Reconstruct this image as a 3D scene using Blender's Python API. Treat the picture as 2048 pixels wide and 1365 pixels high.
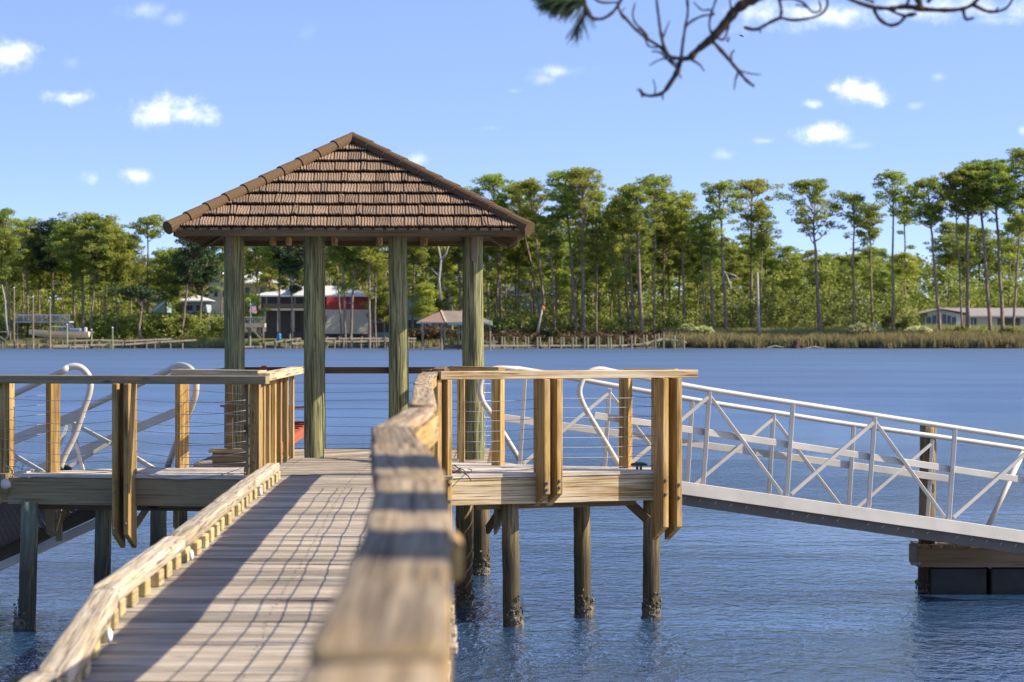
import bpy, bmesh, math, random
import numpy as np
from mathutils import Vector, Matrix
R = math.radians
random.seed(7)
for o in list(bpy.data.objects): bpy.data.objects.remove(o)
SC = bpy.context.scene
COL = SC.collection

# ------------------------------------------------------------------ camera
F = 5688.0            # focal length in photo pixels (photo is 2048 wide)
CZ = 1.55             # eye height over the platform decking (z = 0)
HY = 655.0            # photo row of the horizon
WZ = -1.65            # water level
cam = bpy.data.cameras.new('camera'); camo = bpy.data.objects.new('camera', cam); COL.objects.link(camo)
camo.location = (0, 0, CZ); camo.rotation_euler = (R(90), 0, 0)
cam.sensor_width = 36; cam.lens = 36 * F / 2048
cam.shift_y = -(682.5 - HY) / 2048
cam.clip_start = 0.1; cam.clip_end = 5000
cam.dof.use_dof = True; cam.dof.focus_distance = 33.5; cam.dof.aperture_fstop = 5.3
SC.camera = camo

# ------------------------------------------------------------------ light
SUN_EL, SUN_AZ = R(38), R(94)          # azimuth measured from +Y towards +X
sd = Vector((math.sin(SUN_AZ)*math.cos(SUN_EL), math.cos(SUN_AZ)*math.cos(SUN_EL), math.sin(SUN_EL)))
sl = bpy.data.lights.new('sun', 'SUN'); sl.energy = 5.0; sl.angle = R(0.5); sl.color = (1.0, 0.90, 0.74)
so = bpy.data.objects.new('sun', sl); COL.objects.link(so); so.location = (30, 10, 30)
so.rotation_euler = sd.to_track_quat('Z', 'Y').to_euler()
SC.view_settings.view_transform = 'Standard'; SC.view_settings.look = 'None'
SC.view_settings.exposure = 0.9; SC.view_settings.gamma = 1

W = bpy.data.worlds.new('World'); SC.world = W; W.use_nodes = True
nt = W.node_tree; nt.nodes.clear()
def wn(t, **k):
    n = nt.nodes.new(t)
    for a, b in k.items(): setattr(n, a, b)
    return n
def wl(a, b): nt.links.new(a, b)
def wmath(op, a, b=None, c=None, clamp=False):
    n = wn('ShaderNodeMath', operation=op); n.use_clamp = clamp
    for i, v in enumerate((a, b, c)):
        if v is None: continue
        if isinstance(v, (int, float)): n.inputs[i].default_value = v
        else: wl(v, n.inputs[i])
    return n.outputs[0]
tc = wn('ShaderNodeTexCoord')
sep = wn('ShaderNodeSeparateXYZ'); wl(tc.outputs['Generated'], sep.inputs[0])
zz = wmath('DIVIDE', 1.0, wmath('MULTIPLY_ADD', wmath('MAXIMUM', sep.outputs[2], 0.0), 8.0, 1.0))
zz = wmath('MULTIPLY_ADD', zz, -0.62, 0.675)
cmb = wn('ShaderNodeCombineXYZ'); wl(sep.outputs[0], cmb.inputs[0]); wl(sep.outputs[1], cmb.inputs[1]); wl(zz, cmb.inputs[2])
nrm = wn('ShaderNodeVectorMath', operation='NORMALIZE'); wl(cmb.outputs[0], nrm.inputs[0])
sky = wn('ShaderNodeTexSky'); sky.sky_type = 'NISHITA'; sky.sun_disc = False
sky.sun_elevation = SUN_EL; sky.sun_rotation = SUN_AZ
sky.air_density = 1.0; sky.dust_density = 0.3; sky.ozone_density = 3.0; sky.altitude = 0
wl(nrm.outputs[0], sky.inputs[0])
# clouds: small fair-weather puffs, each an ellipse of directions broken up by noise
yy = wmath('MAXIMUM', sep.outputs[1], 0.05)
ca = wmath('DIVIDE', sep.outputs[0], yy); cb = wmath('DIVIDE', sep.outputs[2], yy)
cv = wn('ShaderNodeCombineXYZ'); wl(ca, cv.inputs[0]); wl(cb, cv.inputs[1])
ns = wn('ShaderNodeTexNoise'); ns.inputs['Scale'].default_value = 80; ns.inputs['Detail'].default_value = 7; ns.inputs['Roughness'].default_value = 0.62
wl(cv.outputs[0], ns.inputs['Vector'])
CLOUDS = [  # photo column, row, half width, half height, opacity
 (30,108,48,30,.8),(150,193,44,15,.85),(318,222,62,32,.97),(370,232,55,18,.85),(277,352,42,15,.75),(187,360,22,13,.5),
 (835,320,24,15,.6),(1120,142,52,14,.55),(1085,158,28,14,.4),(1720,185,62,24,1.0),(1668,178,24,14,.8),(1624,207,24,12,.85),
 (1640,268,50,20,.95),(1452,310,20,10,.45),(1534,282,24,7,.4),(1878,153,18,9,.35),(1830,212,14,7,.25),(1620,30,150,26,.7),
 (1540,30,90,30,.65),(1900,18,190,26,.6),(290,20,45,18,.35),(350,38,25,16,.25),(1985,40,70,14,.35),(2046,262,10,8,.4),(620,62,20,26,.15),
 (140,125,20,12,.2),(985,257,26,5,.18),(1030,182,14,5,.2),(1720,292,30,6,.2)]
acc = None
for (px, py, rx, ry, op) in CLOUDS:
    a0, b0 = (px-1024)/F, (HY-py)/F
    s = wn('ShaderNodeVectorMath', operation='SUBTRACT'); wl(cv.outputs[0], s.inputs[0]); s.inputs[1].default_value = (a0, b0, 0)
    m = wn('ShaderNodeVectorMath', operation='MULTIPLY'); wl(s.outputs[0], m.inputs[0]); m.inputs[1].default_value = (F/rx/1.2, F/ry/1.25, 0)
    l = wn('ShaderNodeVectorMath', operation='LENGTH'); wl(m.outputs[0], l.inputs[0])
    v = wmath('SUBTRACT', 1.0, l.outputs['Value'])
    v = wmath('MULTIPLY_ADD', ns.outputs['Fac'], 3.0, wmath('SUBTRACT', v, 1.38))
    mr = wn('ShaderNodeMapRange'); mr.interpolation_type = 'SMOOTHSTEP'; wl(v, mr.inputs[0])
    mr.inputs[1].default_value = 0.0; mr.inputs[2].default_value = 1.25; mr.inputs[3].default_value = 0; mr.inputs[4].default_value = op
    acc = mr.outputs[0] if acc is None else wmath('MAXIMUM', acc, mr.outputs[0])
front = wmath('GREATER_THAN', sep.outputs[1], 0.1)
acc = wmath('MULTIPLY', acc, front)
SKY_STR = 0.13
sk = wn('ShaderNodeVectorMath', operation='SCALE'); wl(sky.outputs[0], sk.inputs[0]); sk.inputs['Scale'].default_value = SKY_STR
tn = wn('ShaderNodeMixRGB', blend_type='MULTIPLY'); tn.inputs[0].default_value = 1; wl(sk.outputs[0], tn.inputs[1]); tn.inputs[2].default_value = (1.07, 0.972, 1.07, 1)
mx = wn('ShaderNodeMixRGB'); wl(acc, mx.inputs[0]); wl(tn.outputs[0], mx.inputs[1]); cc = wn('ShaderNodeMixRGB'); wl(acc, cc.inputs[0]); cc.inputs[1].default_value = (0.52, 0.60, 0.78, 1); cc.inputs[2].default_value = (0.84, 0.84, 0.86, 1); wl(cc.outputs[0], mx.inputs[2])
bg = wn('ShaderNodeBackground'); wl(mx.outputs[0], bg.inputs[0]); bg.inputs[1].default_value = 1.0
wo = wn('ShaderNodeOutputWorld'); wl(bg.outputs[0], wo.inputs[0])

# ------------------------------------------------------------------ helpers
def P(px, py, d):                     # the point that stands at depth d where the photo shows (px, py)
    return Vector(((px-1024)/F*d, d, CZ+(HY-py)/F*d))
def X(px, d): return (px-1024)/F*d
def Z(py, d): return CZ+(HY-py)/F*d
def interp(x, tab):
    if x <= tab[0][0]: return tab[0][1]
    for (a, b), (c, e) in zip(tab, tab[1:]):
        if x <= c: return b+(e-b)*(x-a)/(c-a)
    return tab[-1][1]

def tag(o, label=None, cat=None, group=None, kind=None):
    if label: o['label'] = label
    if cat: o['category'] = cat
    if group: o['group'] = group
    if kind: o['kind'] = kind
    return o
def thing(name, label, cat, loc=(0, 0, 0), group=None):
    o = bpy.data.objects.new(name, None); o.empty_display_size = .3; COL.objects.link(o); o.location = loc
    return tag(o, label, cat, group)
def worldloc(o):
    v = Vector((0, 0, 0))
    while o is not None: v += o.location; o = o.parent
    return v
def copy_tree(o, parent=None):
    c = o.copy(); COL.objects.link(c)
    if parent is not None: c.parent = parent
    for ch in o.children: copy_tree(ch, c)
    return c

class MB:
    def __init__(s): s.v = []; s.f = []; s.uv = []; s.r = []
    def add(s, vs, fs, uvs, r=None):
        n = len(s.v); r = random.random() if r is None else r
        s.v += [tuple(p) for p in vs]; s.r += [r]*len(vs)
        for f, u in zip(fs, uvs): s.f.append(tuple(n+i for i in f)); s.uv.append(u)
        return s
    def obox(s, c, ax, ay, az, r=None):
        # oriented box: half vectors, ax is the length (grain)
        c, ax, ay, az = map(Vector, (c, ax, ay, az))
        vs = [c+i*ax+j*ay+k*az for i in (-1, 1) for j in (-1, 1) for k in (-1, 1)]
        L, Wd, H = 2*ax.length, 2*ay.length, 2*az.length
        u0, v0 = random.random()*50, random.random()*50
        def q(a, b): return [(u0, v0), (u0+a, v0), (u0+a, v0+b), (u0, v0+b)]
        fs = [(0, 4, 6, 2), (1, 3, 7, 5), (0, 1, 5, 4), (2, 6, 7, 3), (0, 2, 3, 1), (4, 5, 7, 6)]
        e = [(u0, v0), (u0+.01, v0+Wd), (u0+.02, v0+Wd), (u0+.03, v0)]
        us = [q(L, Wd), [(u0, v0), (u0, v0+Wd), (u0+L, v0+Wd), (u0+L, v0)], [(u0, v0), (u0, v0+H), (u0+L, v0+H), (u0+L, v0)], q(L, H), e, e]
        return s.add(vs, fs, us, r)
    def beam(s, p0, p1, w, h, up=(0, 0, 1), r=None):
        # w = horizontal width, h = height, p0/p1 on the axis
        p0, p1 = Vector(p0), Vector(p1); d = p1-p0
        up = Vector(up); side = d.cross(up)
        if side.length < 1e-6: side = d.cross(Vector((0, 1, 0)))
        side.normalize(); u2 = side.cross(d).normalized()
        return s.obox((p0+p1)/2, d/2, side*w/2, u2*h/2, r)
    def box(s, x0, x1, y0, y1, z0, z1, r=None):
        dx, dy, dz = x1-x0, y1-y0, z1-z0
        c = ((x0+x1)/2, (y0+y1)/2, (z0+z1)/2)
        a = [Vector((dx/2, 0, 0)), Vector((0, dy/2, 0)), Vector((0, 0, dz/2))]
        if dz >= dx and dz >= dy: return s.obox(c, a[2], a[0], a[1], r)
        if dy > dx: return s.obox(c, a[1], -a[0], a[2], r)
        return s.obox(c, a[0], a[1], a[2], r)
    def tube(s, pts, rad, seg=8, caps=True, r=None, flat=1.0):
        pts = [Vector(p) for p in pts]; n = len(pts)
        rads = rad if isinstance(rad, (list, tuple)) else [rad]*n
        vs = []; prev = None; u0 = random.random()*50; L = 0; lens = []
        for i, p in enumerate(pts):
            d = (pts[min(i+1, n-1)]-pts[max(i-1, 0)]).normalized()
            if prev is None:
                a = d.cross(Vector((0, 0, 1)))
                if a.length < .1: a = d.cross(Vector((0, 1, 0)))
                a.normalize()
            else:
                a = prev-d*prev.dot(d); a.normalize()
            prev = a; b = d.cross(a)
            if i: L += (p-pts[i-1]).length
            lens.append(L)
            for k in range(seg):
                t = 2*math.pi*k/seg
                vs.append(p+(a*math.cos(t)+b*math.sin(t))*rads[i])
        fs = []; us = []
        for i in range(n-1):
            for k in range(seg):
                k2 = (k+1) % seg
                fs.append((i*seg+k, i*seg+k2, (i+1)*seg+k2, (i+1)*seg+k))
                c = 2*math.pi*rads[i]/seg
                us.append([(u0+lens[i], k*c), (u0+lens[i], k*c+c), (u0+lens[i+1], k*c+c), (u0+lens[i+1], k*c)])
        if caps:
            fs.append(tuple(range(seg-1, -1, -1))); us.append([(u0+math.cos(k)*.02, math.sin(k)*.02) for k in range(seg)])
            fs.append(tuple((n-1)*seg+k for k in range(seg))); us.append([(u0+math.cos(k)*.02, math.sin(k)*.02) for k in range(seg)])
        return s.add(vs, fs, us, r)
    def rough_beam(s, p0, p1, w, h, amp=.008, n=14, r=None, seed=0, taper=0, droop=0):
        # weathered square timber: rounded section with a wandering surface
        rg = random.Random(seed); p0, p1 = Vector(p0), Vector(p1); d = p1-p0; L = d.length
        side = d.cross(Vector((0, 0, 1))).normalized(); up = side.cross(d).normalized()
        sec = []
        b = .09
        for (cx, cy) in ((-1, -1), (1, -1), (1, 1), (-1, 1)):
            if cx*cy > 0: sec += [(cx*(1-b) if False else cx, cy*(1-b*1.6)), (cx*(1-b), cy)] if False else []
        sec = [(-1+b, -1), (0, -1), (1-b, -1), (1, -1+b*1.6), (1, 0), (1, 1-b*1.6), (1-b, 1), (.4, 1), (-.1, .97), (-.5, 1), (-1+b, 1), (-1, 1-b*1.6), (-1, 0), (-1, -1+b*1.6)]
        m = len(sec); ph = [rg.random()*6 for _ in range(m*2)]; fr = [rg.uniform(1.5, 6) for _ in range(m*2)]
        vs = []; u0, v0 = rg.random()*50, rg.random()*50
        for i in range(n+1):
            t = i/n; c = p0+d*t; e = 1-.10*(1 if i in (0, n) else 0)
            for k, (a, bb) in enumerate(sec):
                j = amp*(math.sin(t*L*fr[k]+ph[k])+.6*math.sin(t*L*fr[k]*3.1+ph[k+m])+rg.uniform(-.35, .35))
                vs.append(c+side*(a*w/2*e+j*(abs(a) > .9))+up*(bb*h/2*e+j*(abs(bb) > .9)))
        per = [0]
        for k in range(m):
            a, b2 = sec[k], sec[(k+1) % m]; per.append(per[-1]+math.hypot((a[0]-b2[0])*w/2, (a[1]-b2[1])*h/2))
        fs = []; us = []
        for i in range(n):
            for k in range(m):
                k2 = (k+1) % m; x0, x1 = u0+L*i/n, u0+L*(i+1)/n
                fs.append((i*m+k, (i+1)*m+k, (i+1)*m+k2, i*m+k2)); us.append([(x0, v0+per[k]), (x1, v0+per[k]), (x1, v0+per[k+1]), (x0, v0+per[k+1])])
        fs.append(tuple(range(m))); us.append([(u0+a*.03, v0+c*.1) for a, c in sec])
        fs.append(tuple(n*m+k for k in range(m-1, -1, -1))); us.append([(u0+a*.03, v0+c*.1) for a, c in sec[::-1]])
        return s.add(vs, fs, us, r)
    def build(s, name, m, parent=None, smooth=False, bevel=0, clip=None, sub=None, planes=None):
        off = worldloc(parent) if parent is not None else Vector((0, 0, 0))
        me = bpy.data.meshes.new(name)
        me.from_pydata([(a-off.x, b-off.y, c-off.z) for a, b, c in s.v], [], s.f)
        uvl = me.uv_layers.new(name='UVMap'); flat = [c for u in s.uv for p in u for c in p]
        uvl.data.foreach_set('uv', flat)
        at = me.attributes.new('rnd', 'FLOAT', 'POINT'); at.data.foreach_set('value', s.r)
        me.materials.append(m)
        if planes:
            bm = bmesh.new(); bm.from_mesh(me)
            for co, no in planes:
                bmesh.ops.bisect_plane(bm, geom=bm.verts[:]+bm.edges[:]+bm.faces[:], plane_co=Vector(co)-off, plane_no=no, clear_outer=True)
                ed = [e for e in bm.edges if e.is_boundary]
                if clip != 'open': bmesh.ops.holes_fill(bm, edges=ed, sides=0)
            bm.to_mesh(me); bm.free()
        if smooth: me.polygons.foreach_set('use_smooth', [True]*len(me.polygons))
        me.update()
        o = bpy.data.objects.new(name, me); COL.objects.link(o)
        if parent is not None: o.parent = parent
        if bevel:
            b = o.modifiers.new('bevel', 'BEVEL'); b.width = bevel; b.segments = 1; b.limit_method = 'ANGLE'
        return o

# ------------------------------------------------------------------ materials
class N:
    def __init__(s, name):
        s.m = bpy.data.materials.new(name); s.m.use_nodes = True; s.t = s.m.node_tree
        s.b = s.t.nodes['Principled BSDF']
    def n(s, t, **k):
        n = s.t.nodes.new(t)
        for a, b in k.items(): setattr(n, a, b)
        return n
    def set(s, n, i, v):
        if hasattr(v, 'is_output') or isinstance(v, bpy.types.NodeSocket): s.t.links.new(v, n.inputs[i])
        else:
            if isinstance(v, tuple) and len(v) == 3 and n.inputs[i].type == 'RGBA': v = (*v, 1)
            n.inputs[i].default_value = v
    def uv(s): return s.n('ShaderNodeTexCoord').outputs['UV']
    def obj(s): return s.n('ShaderNodeTexCoord').outputs['Object']
    def pos(s): return s.n('ShaderNodeNewGeometry').outputs['Position']
    def mp(s, v, sc=(1, 1, 1), rot=(0, 0, 0), loc=(0, 0, 0)):
        n = s.n('ShaderNodeMapping'); s.set(n, 0, v); n.inputs[1].default_value = loc; n.inputs[2].default_value = rot; n.inputs[3].default_value = sc; return n.outputs[0]
    def noise(s, v, scale=5, detail=4, rough=.55, dist=0):
        n = s.n('ShaderNodeTexNoise'); s.set(n, 'Vector', v); n.inputs['Scale'].default_value = scale; n.inputs['Detail'].default_value = detail
        n.inputs['Roughness'].default_value = rough; n.inputs['Distortion'].default_value = dist; return n.outputs['Fac']
    def vor(s, v, scale=5, out='Distance'):
        n = s.n('ShaderNodeTexVoronoi'); s.set(n, 'Vector', v); n.inputs['Scale'].default_value = scale; return n.outputs[out]
    def ramp(s, f, stops):
        n = s.n('ShaderNodeValToRGB'); s.set(n, 0, f); e = n.color_ramp.elements
        while len(e) < len(stops): e.new(.5)
        for i, (p, c) in enumerate(stops): e[i].position = p; e[i].color = (*c, 1) if len(c) == 3 else c
        return n.outputs[0]
    def mix(s, f, a, b, mode='MIX'):
        n = s.n('ShaderNodeMixRGB', blend_type=mode); s.set(n, 0, f); s.set(n, 1, a); s.set(n, 2, b); return n.outputs[0]
    def mth(s, op, a, b=0.0, clamp=False):
        n = s.n('ShaderNodeMath', operation=op); n.use_clamp = clamp; s.set(n, 0, a); s.set(n, 1, b); return n.outputs[0]
    def rng(s, f, a, b, c=0.0, d=1.0):
        n = s.n('ShaderNodeMapRange'); s.set(n, 0, f)
        for i, v in enumerate((a, b, c, d)): n.inputs[i+1].default_value = v
        return n.outputs[0]
    def attr(s, name='rnd'): return s.n('ShaderNodeAttribute', attribute_name=name).outputs['Fac']
    def orand(s): return s.n('ShaderNodeObjectInfo').outputs['Random']
    def sepz(s, v, i=2): n = s.n('ShaderNodeSeparateXYZ'); s.set(n, 0, v); return n.outputs[i]
    def bump(s, h, st=.5, dist=.01):
        n = s.n('ShaderNodeBump'); s.set(n, 'Height', h); n.inputs['Strength'].default_value = st; n.inputs['Distance'].default_value = dist
        s.t.links.new(n.outputs[0], s.b.inputs['Normal'])
    def fin(s, col=None, rough=.8, metal=0, spec=None):
        if col is not None: s.set(s.b, 'Base Color', col)
        s.set(s.b, 'Roughness', rough); s.set(s.b, 'Metallic', metal)
        if spec is not None: s.set(s.b, 'Specular IOR Level', spec)
        return s.m

def wood(name, light, dark, stain, lo=.35, hi=.65, stain_amt=.5, tint=.35, knots=True, bump=.5, stain_scale=1.2, crack=.5, gs=34, us=1.2):
    m = N(name); uv = m.uv()
    g = m.noise(m.mp(uv, (us, gs, 1)), 1.0, 6, .62, .6)
    g2 = m.noise(m.mp(uv, (3.0, 120, 1)), 1.0, 4, .6)
    gg = m.mth('ADD', m.mth('MULTIPLY', g, .68), m.mth('MULTIPLY', g2, .32))
    c = m.mix(m.rng(gg, lo, hi), dark, light)
    st = m.noise(m.mp(uv, (stain_scale, stain_scale*4, 1)), 1.0, 4, .6, .4)
    c = m.mix(m.mth('MULTIPLY', m.rng(st, .45, .68), stain_amt), c, stain)
    cr = m.rng(m.noise(m.mp(uv, (.9, 60, 1), loc=(7, 3, 0)), 1.0, 3, .5), .34, .41)   # fine checks
    c = m.mix(m.mth('MULTIPLY', m.mth('SUBTRACT', 1.0, cr), crack), c, tuple(x*.25 for x in dark))
    if knots:
        k = m.rng(m.vor(m.mp(uv, (1.3, 5, 1)), 1.0), .05, .10)
        c = m.mix(m.mth('MULTIPLY', m.mth('SUBTRACT', 1.0, k), .8), c, tuple(x*.35 for x in dark))
    t = m.rng(m.attr(), 0, 1, 1-tint, 1+tint*.5)
    hb = m.n('ShaderNodeVectorMath', operation='SCALE'); m.set(hb, 0, c); m.t.links.new(t, hb.inputs['Scale'])
    m.bump(m.mth('ADD', gg, m.mth('MULTIPLY', cr, .6)), bump, .006)
    return m.fin(hb.outputs[0], .85, 0, .25)

M = {}
M['deck'] = wood('weathered_deck_wood', (.47, .405, .315), (.165, .13, .10), (.33, .22, .10), .41, .58, .4, .42, True, .9, 1.2, .8)
M['deckpale'] = wood('pale_deck_wood', (.70, .64, .54), (.34, .28, .22), (.42, .32, .18), .42, .58, .3, .25)
M['tan'] = wood('honey_timber', (.50, .315, .10), (.23, .125, .035), (.54, .41, .24), .42, .58, .35, .30, True, .7, 1.2, .8)
M['rim'] = wood('joist_timber', (.60, .47, .27), (.27, .15, .045), (.66, .57, .42), .42, .57, .5, .12, True, .8, .8, .9, 18, .6)
M['grey'] = wood('shaded_timber_tone', (.31, .24, .13), (.15, .115, .06), (.34, .27, .155), .3, .7, .5, .18)  # same timber toned down, the left platform's shade put into its colour
M['bleach'] = wood('bleached_timber', (.58, .49, .36), (.20, .15, .09), (.44, .31, .15), .38, .60, .45, .2, True, .8, 1.2, .8, 55, .8)
M['railtop'] = wood('silvered_handrail_timber', (.40, .31, .20), (.13, .09, .05), (.34, .21, .07), .40, .60, .5, .35, True, .8, 1.6, .8, 48, .8)
M['block'] = wood('curb_block_timber', (.58, .46, .25), (.28, .20, .08), (.50, .36, .12), .3, .65, .6, .25)
M['dark'] = wood('dark_timber', (.17, .13, .075), (.075, .055, .035), (.16, .12, .07), .3, .7, .5, .3)
M['brown'] = wood('brown_beam_timber', (.20, .125, .055), (.085, .05, .022), (.24, .17, .08), .3, .7, .5, .2)
M['dockwood'] = wood('float_fascia_timber', (.30, .20, .11), (.16, .10, .055), (.22, .16, .10), .3, .7, .5, .2)
M['red'] = wood('red_stained_timber', (.40, .10, .045), (.25, .055, .03), (.36, .12, .07), .3, .7, .5, .15, False, .3)

def pole_mat(name, light, dark, green, wet=True):
    m = N(name); uv = m.uv()
    g = m.noise(m.mp(uv, (1.4, 40, 1)), 1.0, 6, .65, 1.2)
    c = m.mix(m.rng(g, .41, .60), dark, light)
    w = m.n('ShaderNodeTexWave', wave_type='RINGS'); m.set(w, 'Vector', m.mp(uv, (.5, 3, 1))); w.inputs['Scale'].default_value = 6; w.inputs['Distortion'].default_value = 9; w.inputs['Detail'].default_value = 3
    c = m.mix(m.mth('MULTIPLY', m.rng(w.outputs['Fac'], .0, .35, 1, 0), .35), c, tuple(x*.5 for x in dark))
    s = m.noise(m.mp(uv, (.9, 3, 1), loc=(3, 5, 0)), 1.0, 4, .6)
    c = m.mix(m.mth('MULTIPLY', m.rng(s, .45, .65), .6), c, green)
    if wet:
        z = m.sepz(m.pos()); nz = m.noise(m.mp(m.pos(), (6, 6, 1.5)), 1.0, 4)
        zz = m.mth('ADD', z, m.mth('MULTIPLY', nz, .5))
        c = m.mix(m.mth('MULTIPLY', m.rng(zz, -.3, -.8), .72), c, (.028, .022, .016))
    cr = m.rng(m.noise(m.mp(uv, (.8, 50, 1), loc=(9, 2, 0)), 1.0, 3), .33, .38)
    c = m.mix(m.mth('MULTIPLY', m.mth('SUBTRACT', 1.0, cr), .75), c, (.03, .03, .02))
    m.bump(m.mth('ADD', g, cr), .9, .01)
    return m.fin(c, .9, 0, .2)
M['post'] = pole_mat('green_treated_post', (.37, .34, .155), (.08, .08, .038), (.13, .145, .07), False)
M['pile'] = pole_mat('pile_timber', (.34, .245, .12), (.10, .078, .042), (.16, .15, .09), True)
M['pileg'] = pole_mat('green_stained_pile', (.26, .245, .165), (.10, .095, .065), (.09, .16, .12), True)

def metal(name, col, rough, stain=None, metal_=.0):
    m = N(name); p = m.pos()
    c = m.mix(m.rng(m.noise(p, 2.2, 5, .6), .35, .7), col, tuple(x*.80 for x in col))
    if stain: c = m.mix(m.mth('MULTIPLY', m.rng(m.noise(m.mp(p, (1.2, 1.2, .6)), 1.3, 5, .6), .58, .72), .45), c, stain)
    m.bump(m.noise(p, 60, 3), .12, .003)
    return m.fin(c, m.rng(m.noise(p, 9, 3), .3, .7, rough-.08, rough+.12), metal_, .5)
M['alu'] = metal('aluminium', (.52, .475, .40), .5, (.44, .34, .19), .1)
M['aludark'] = metal('dark_aluminium', (.085, .074, .062), .6)
M['tread'] = metal('gangway_tread', (.12, .10, .095), .6, (.07, .035, .03))
M['steel'] = metal('stainless_cable', (.34, .33, .32), .4, None, .6)
M['bolt'] = metal('galvanised_bolt', (.26, .23, .19), .6, (.12, .06, .02), .5)
M['plate'] = metal('painted_steel_plate', (.24, .165, .10), .6)
M['plastic'] = metal('black_float_plastic', (.016, .014, .012), .55)
M['lamp'] = metal('lamp_housing', (.52, .48, .42), .4)

def plain(name, col, rough=.8, var=.25, scale=3, stretch=(1, 1, 1), col2=None, bump=0):
    m = N(name); v = m.mp(m.pos(), stretch)
    c = m.mix(m.rng(m.noise(v, scale, 5, .6), .3, .7), tuple(x*(1-var) for x in col) if col2 is None else col2, col)
    if bump: m.bump(m.noise(v, scale*3, 4), bump, .02)
    return m.fin(c, rough, 0, .3)

def tile_mat():
    m = N('stone_coated_tile'); uv = m.uv(); p = m.pos()
    g = m.noise(p, 260, 2, .7); n1 = m.noise(m.mp(p, (5, 5, 5)), 1, 4)
    c = m.mix(m.rng(g, .35, .65), (.075, .050, .034), (.34, .225, .14))
    c = m.mix(m.mth('MULTIPLY', m.rng(n1, .4, .65), .5), c, (.21, .15, .105))
    t = m.rng(m.attr(), 0, 1, .72, 1.2)
    hb = m.n('ShaderNodeVectorMath', operation='SCALE'); m.set(hb, 0, c); m.t.links.new(t, hb.inputs['Scale'])
    m.bump(g, .9, .006)
    return m.fin(hb.outputs[0], .92, 0, .15)
M['tile'] = tile_mat()
def cap_mat():
    m = N('hip_cap_tile'); p = m.pos(); g = m.noise(p, 240, 2, .7)
    c = m.mix(m.rng(g, .35, .65), (.045, .027, .014), (.19, .118, .062)); m.bump(g, .9, .006)
    return m.fin(c, .92, 0, .15)
M['cap'] = cap_mat()

def water_mat():
    m = N('water_surface'); p = m.pos()
    v = m.mp(p, (1, .55, 1), rot=(0, 0, R(6)))
    a = m.noise(v, 11, 3, .6, .3); b = m.noise(v, 4.2, 3, .6, .4); c = m.noise(m.mp(p, (.35, .9, 1)), .55, 3, .5)
    big = m.noise(m.mp(p, (.045, .11, 1)), 1.0, 4, .6)
    sepn = m.sepz(p, 1)
    h = m.mth('ADD', m.mth('MULTIPLY', a, .52), m.mth('ADD', m.mth('MULTIPLY', b, 1.35), m.mth('MULTIPLY', c, .35)))
    calm = m.rng(big, .40, .60, .35, 1.35)
    h = m.mth('MULTIPLY', h, calm)
    bn = m.n('ShaderNodeBump'); m.set(bn, 'Height', h); bn.inputs['Strength'].default_value = 1.0; bn.inputs['Distance'].default_value = .042
    m.t.links.new(bn.outputs[0], m.b.inputs['Normal'])
    col = m.mix(m.rng(big, .35, .65), (.030, .075, .150), (.018, .048, .102))
    m.set(m.b, 'IOR', 2.3)
    return m.fin(col, m.rng(sepn, 45, 170, .05, .40), 0, .5)
M['water'] = water_mat()

def leaf_mat(name, a, b, c, trans=.25, autumn=None):
    m = N(name); p = m.pos()
    f = m.rng(m.attr(), 0, 1)
    col = m.ramp(f, [(0, a), (.5, b), (1, c)])
    n = m.noise(p, .35, 3, .6)
    col = m.mix(m.mth('MULTIPLY', m.rng(n, .35, .7), .35), col, tuple(x*.55 for x in a))
    o = m.orand()
    hs = m.n('ShaderNodeHueSaturation'); m.set(hs, 'Color', col); m.t.links.new(m.rng(o, 0, 1, .482, .512), hs.inputs['Hue']); m.t.links.new(m.rng(o, 0, 1, .8, 1.15), hs.inputs['Value'])
    m.set(m.b, 'Base Color', hs.outputs[0]); m.set(m.b, 'Roughness', .6); m.set(m.b, 'Specular IOR Level', .25)
    tr = m.n('ShaderNodeBsdfTranslucent'); m.t.links.new(hs.outputs[0], tr.inputs[0])
    ms = m.n('ShaderNodeMixShader'); ms.inputs[0].default_value = trans
    m.t.links.new(m.b.outputs[0], ms.inputs[1]); m.t.links.new(tr.outputs[0], ms.inputs[2])
    m.t.links.new(ms.outputs[0], m.t.nodes['Material Output'].inputs[0])
    return m.m
M['needle'] = leaf_mat('pine_needles', (.14, .20, .038), (.31, .37, .062), (.50, .52, .10), .5)
M['needle2'] = leaf_mat('young_pine_needles', (.20, .26, .045), (.40, .44, .07), (.58, .56, .11), .5)
M['needledark'] = leaf_mat('dark_needles', (.030, .055, .022), (.05, .085, .030), (.085, .12, .038), .18)
M['bush'] = leaf_mat('shrub_leaves', (.12, .14, .035), (.24, .26, .055), (.40, .38, .10), .38)
M['wood_mass'] = leaf_mat('woodland_leaves', (.12, .15, .032), (.26, .29, .05), (.42, .42, .08), .4)
M['grassm'] = leaf_mat('marsh_grass_blades', (.24, .19, .085), (.36, .33, .13), (.34, .40, .13), .35)
M['pale_bush'] = leaf_mat('flowering_shrub', (.42, .44, .16), (.62, .62, .28), (.75, .74, .42), .3)
M['blob'] = leaf_mat('brown_brush', (.085, .058, .028), (.13, .085, .04), (.17, .125, .055), .2)
def bark_mat(name, a, b):
    m = N(name); v = m.mp(m.pos(), (4, 4, 1.2)); c = m.mix(m.rng(m.noise(v, 1.5, 5, .65), .35, .65), a, b); return m.fin(c, .9, 0, .15)
M['bark'] = bark_mat('pine_bark', (.12, .09, .065), (.34, .25, .18))
M['deadbark'] = bark_mat('bleached_dead_wood', (.30, .26, .22), (.45, .41, .37))
M['twig'] = bark_mat('near_pine_bark', (.045, .030, .022), (.10, .060, .040))
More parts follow.
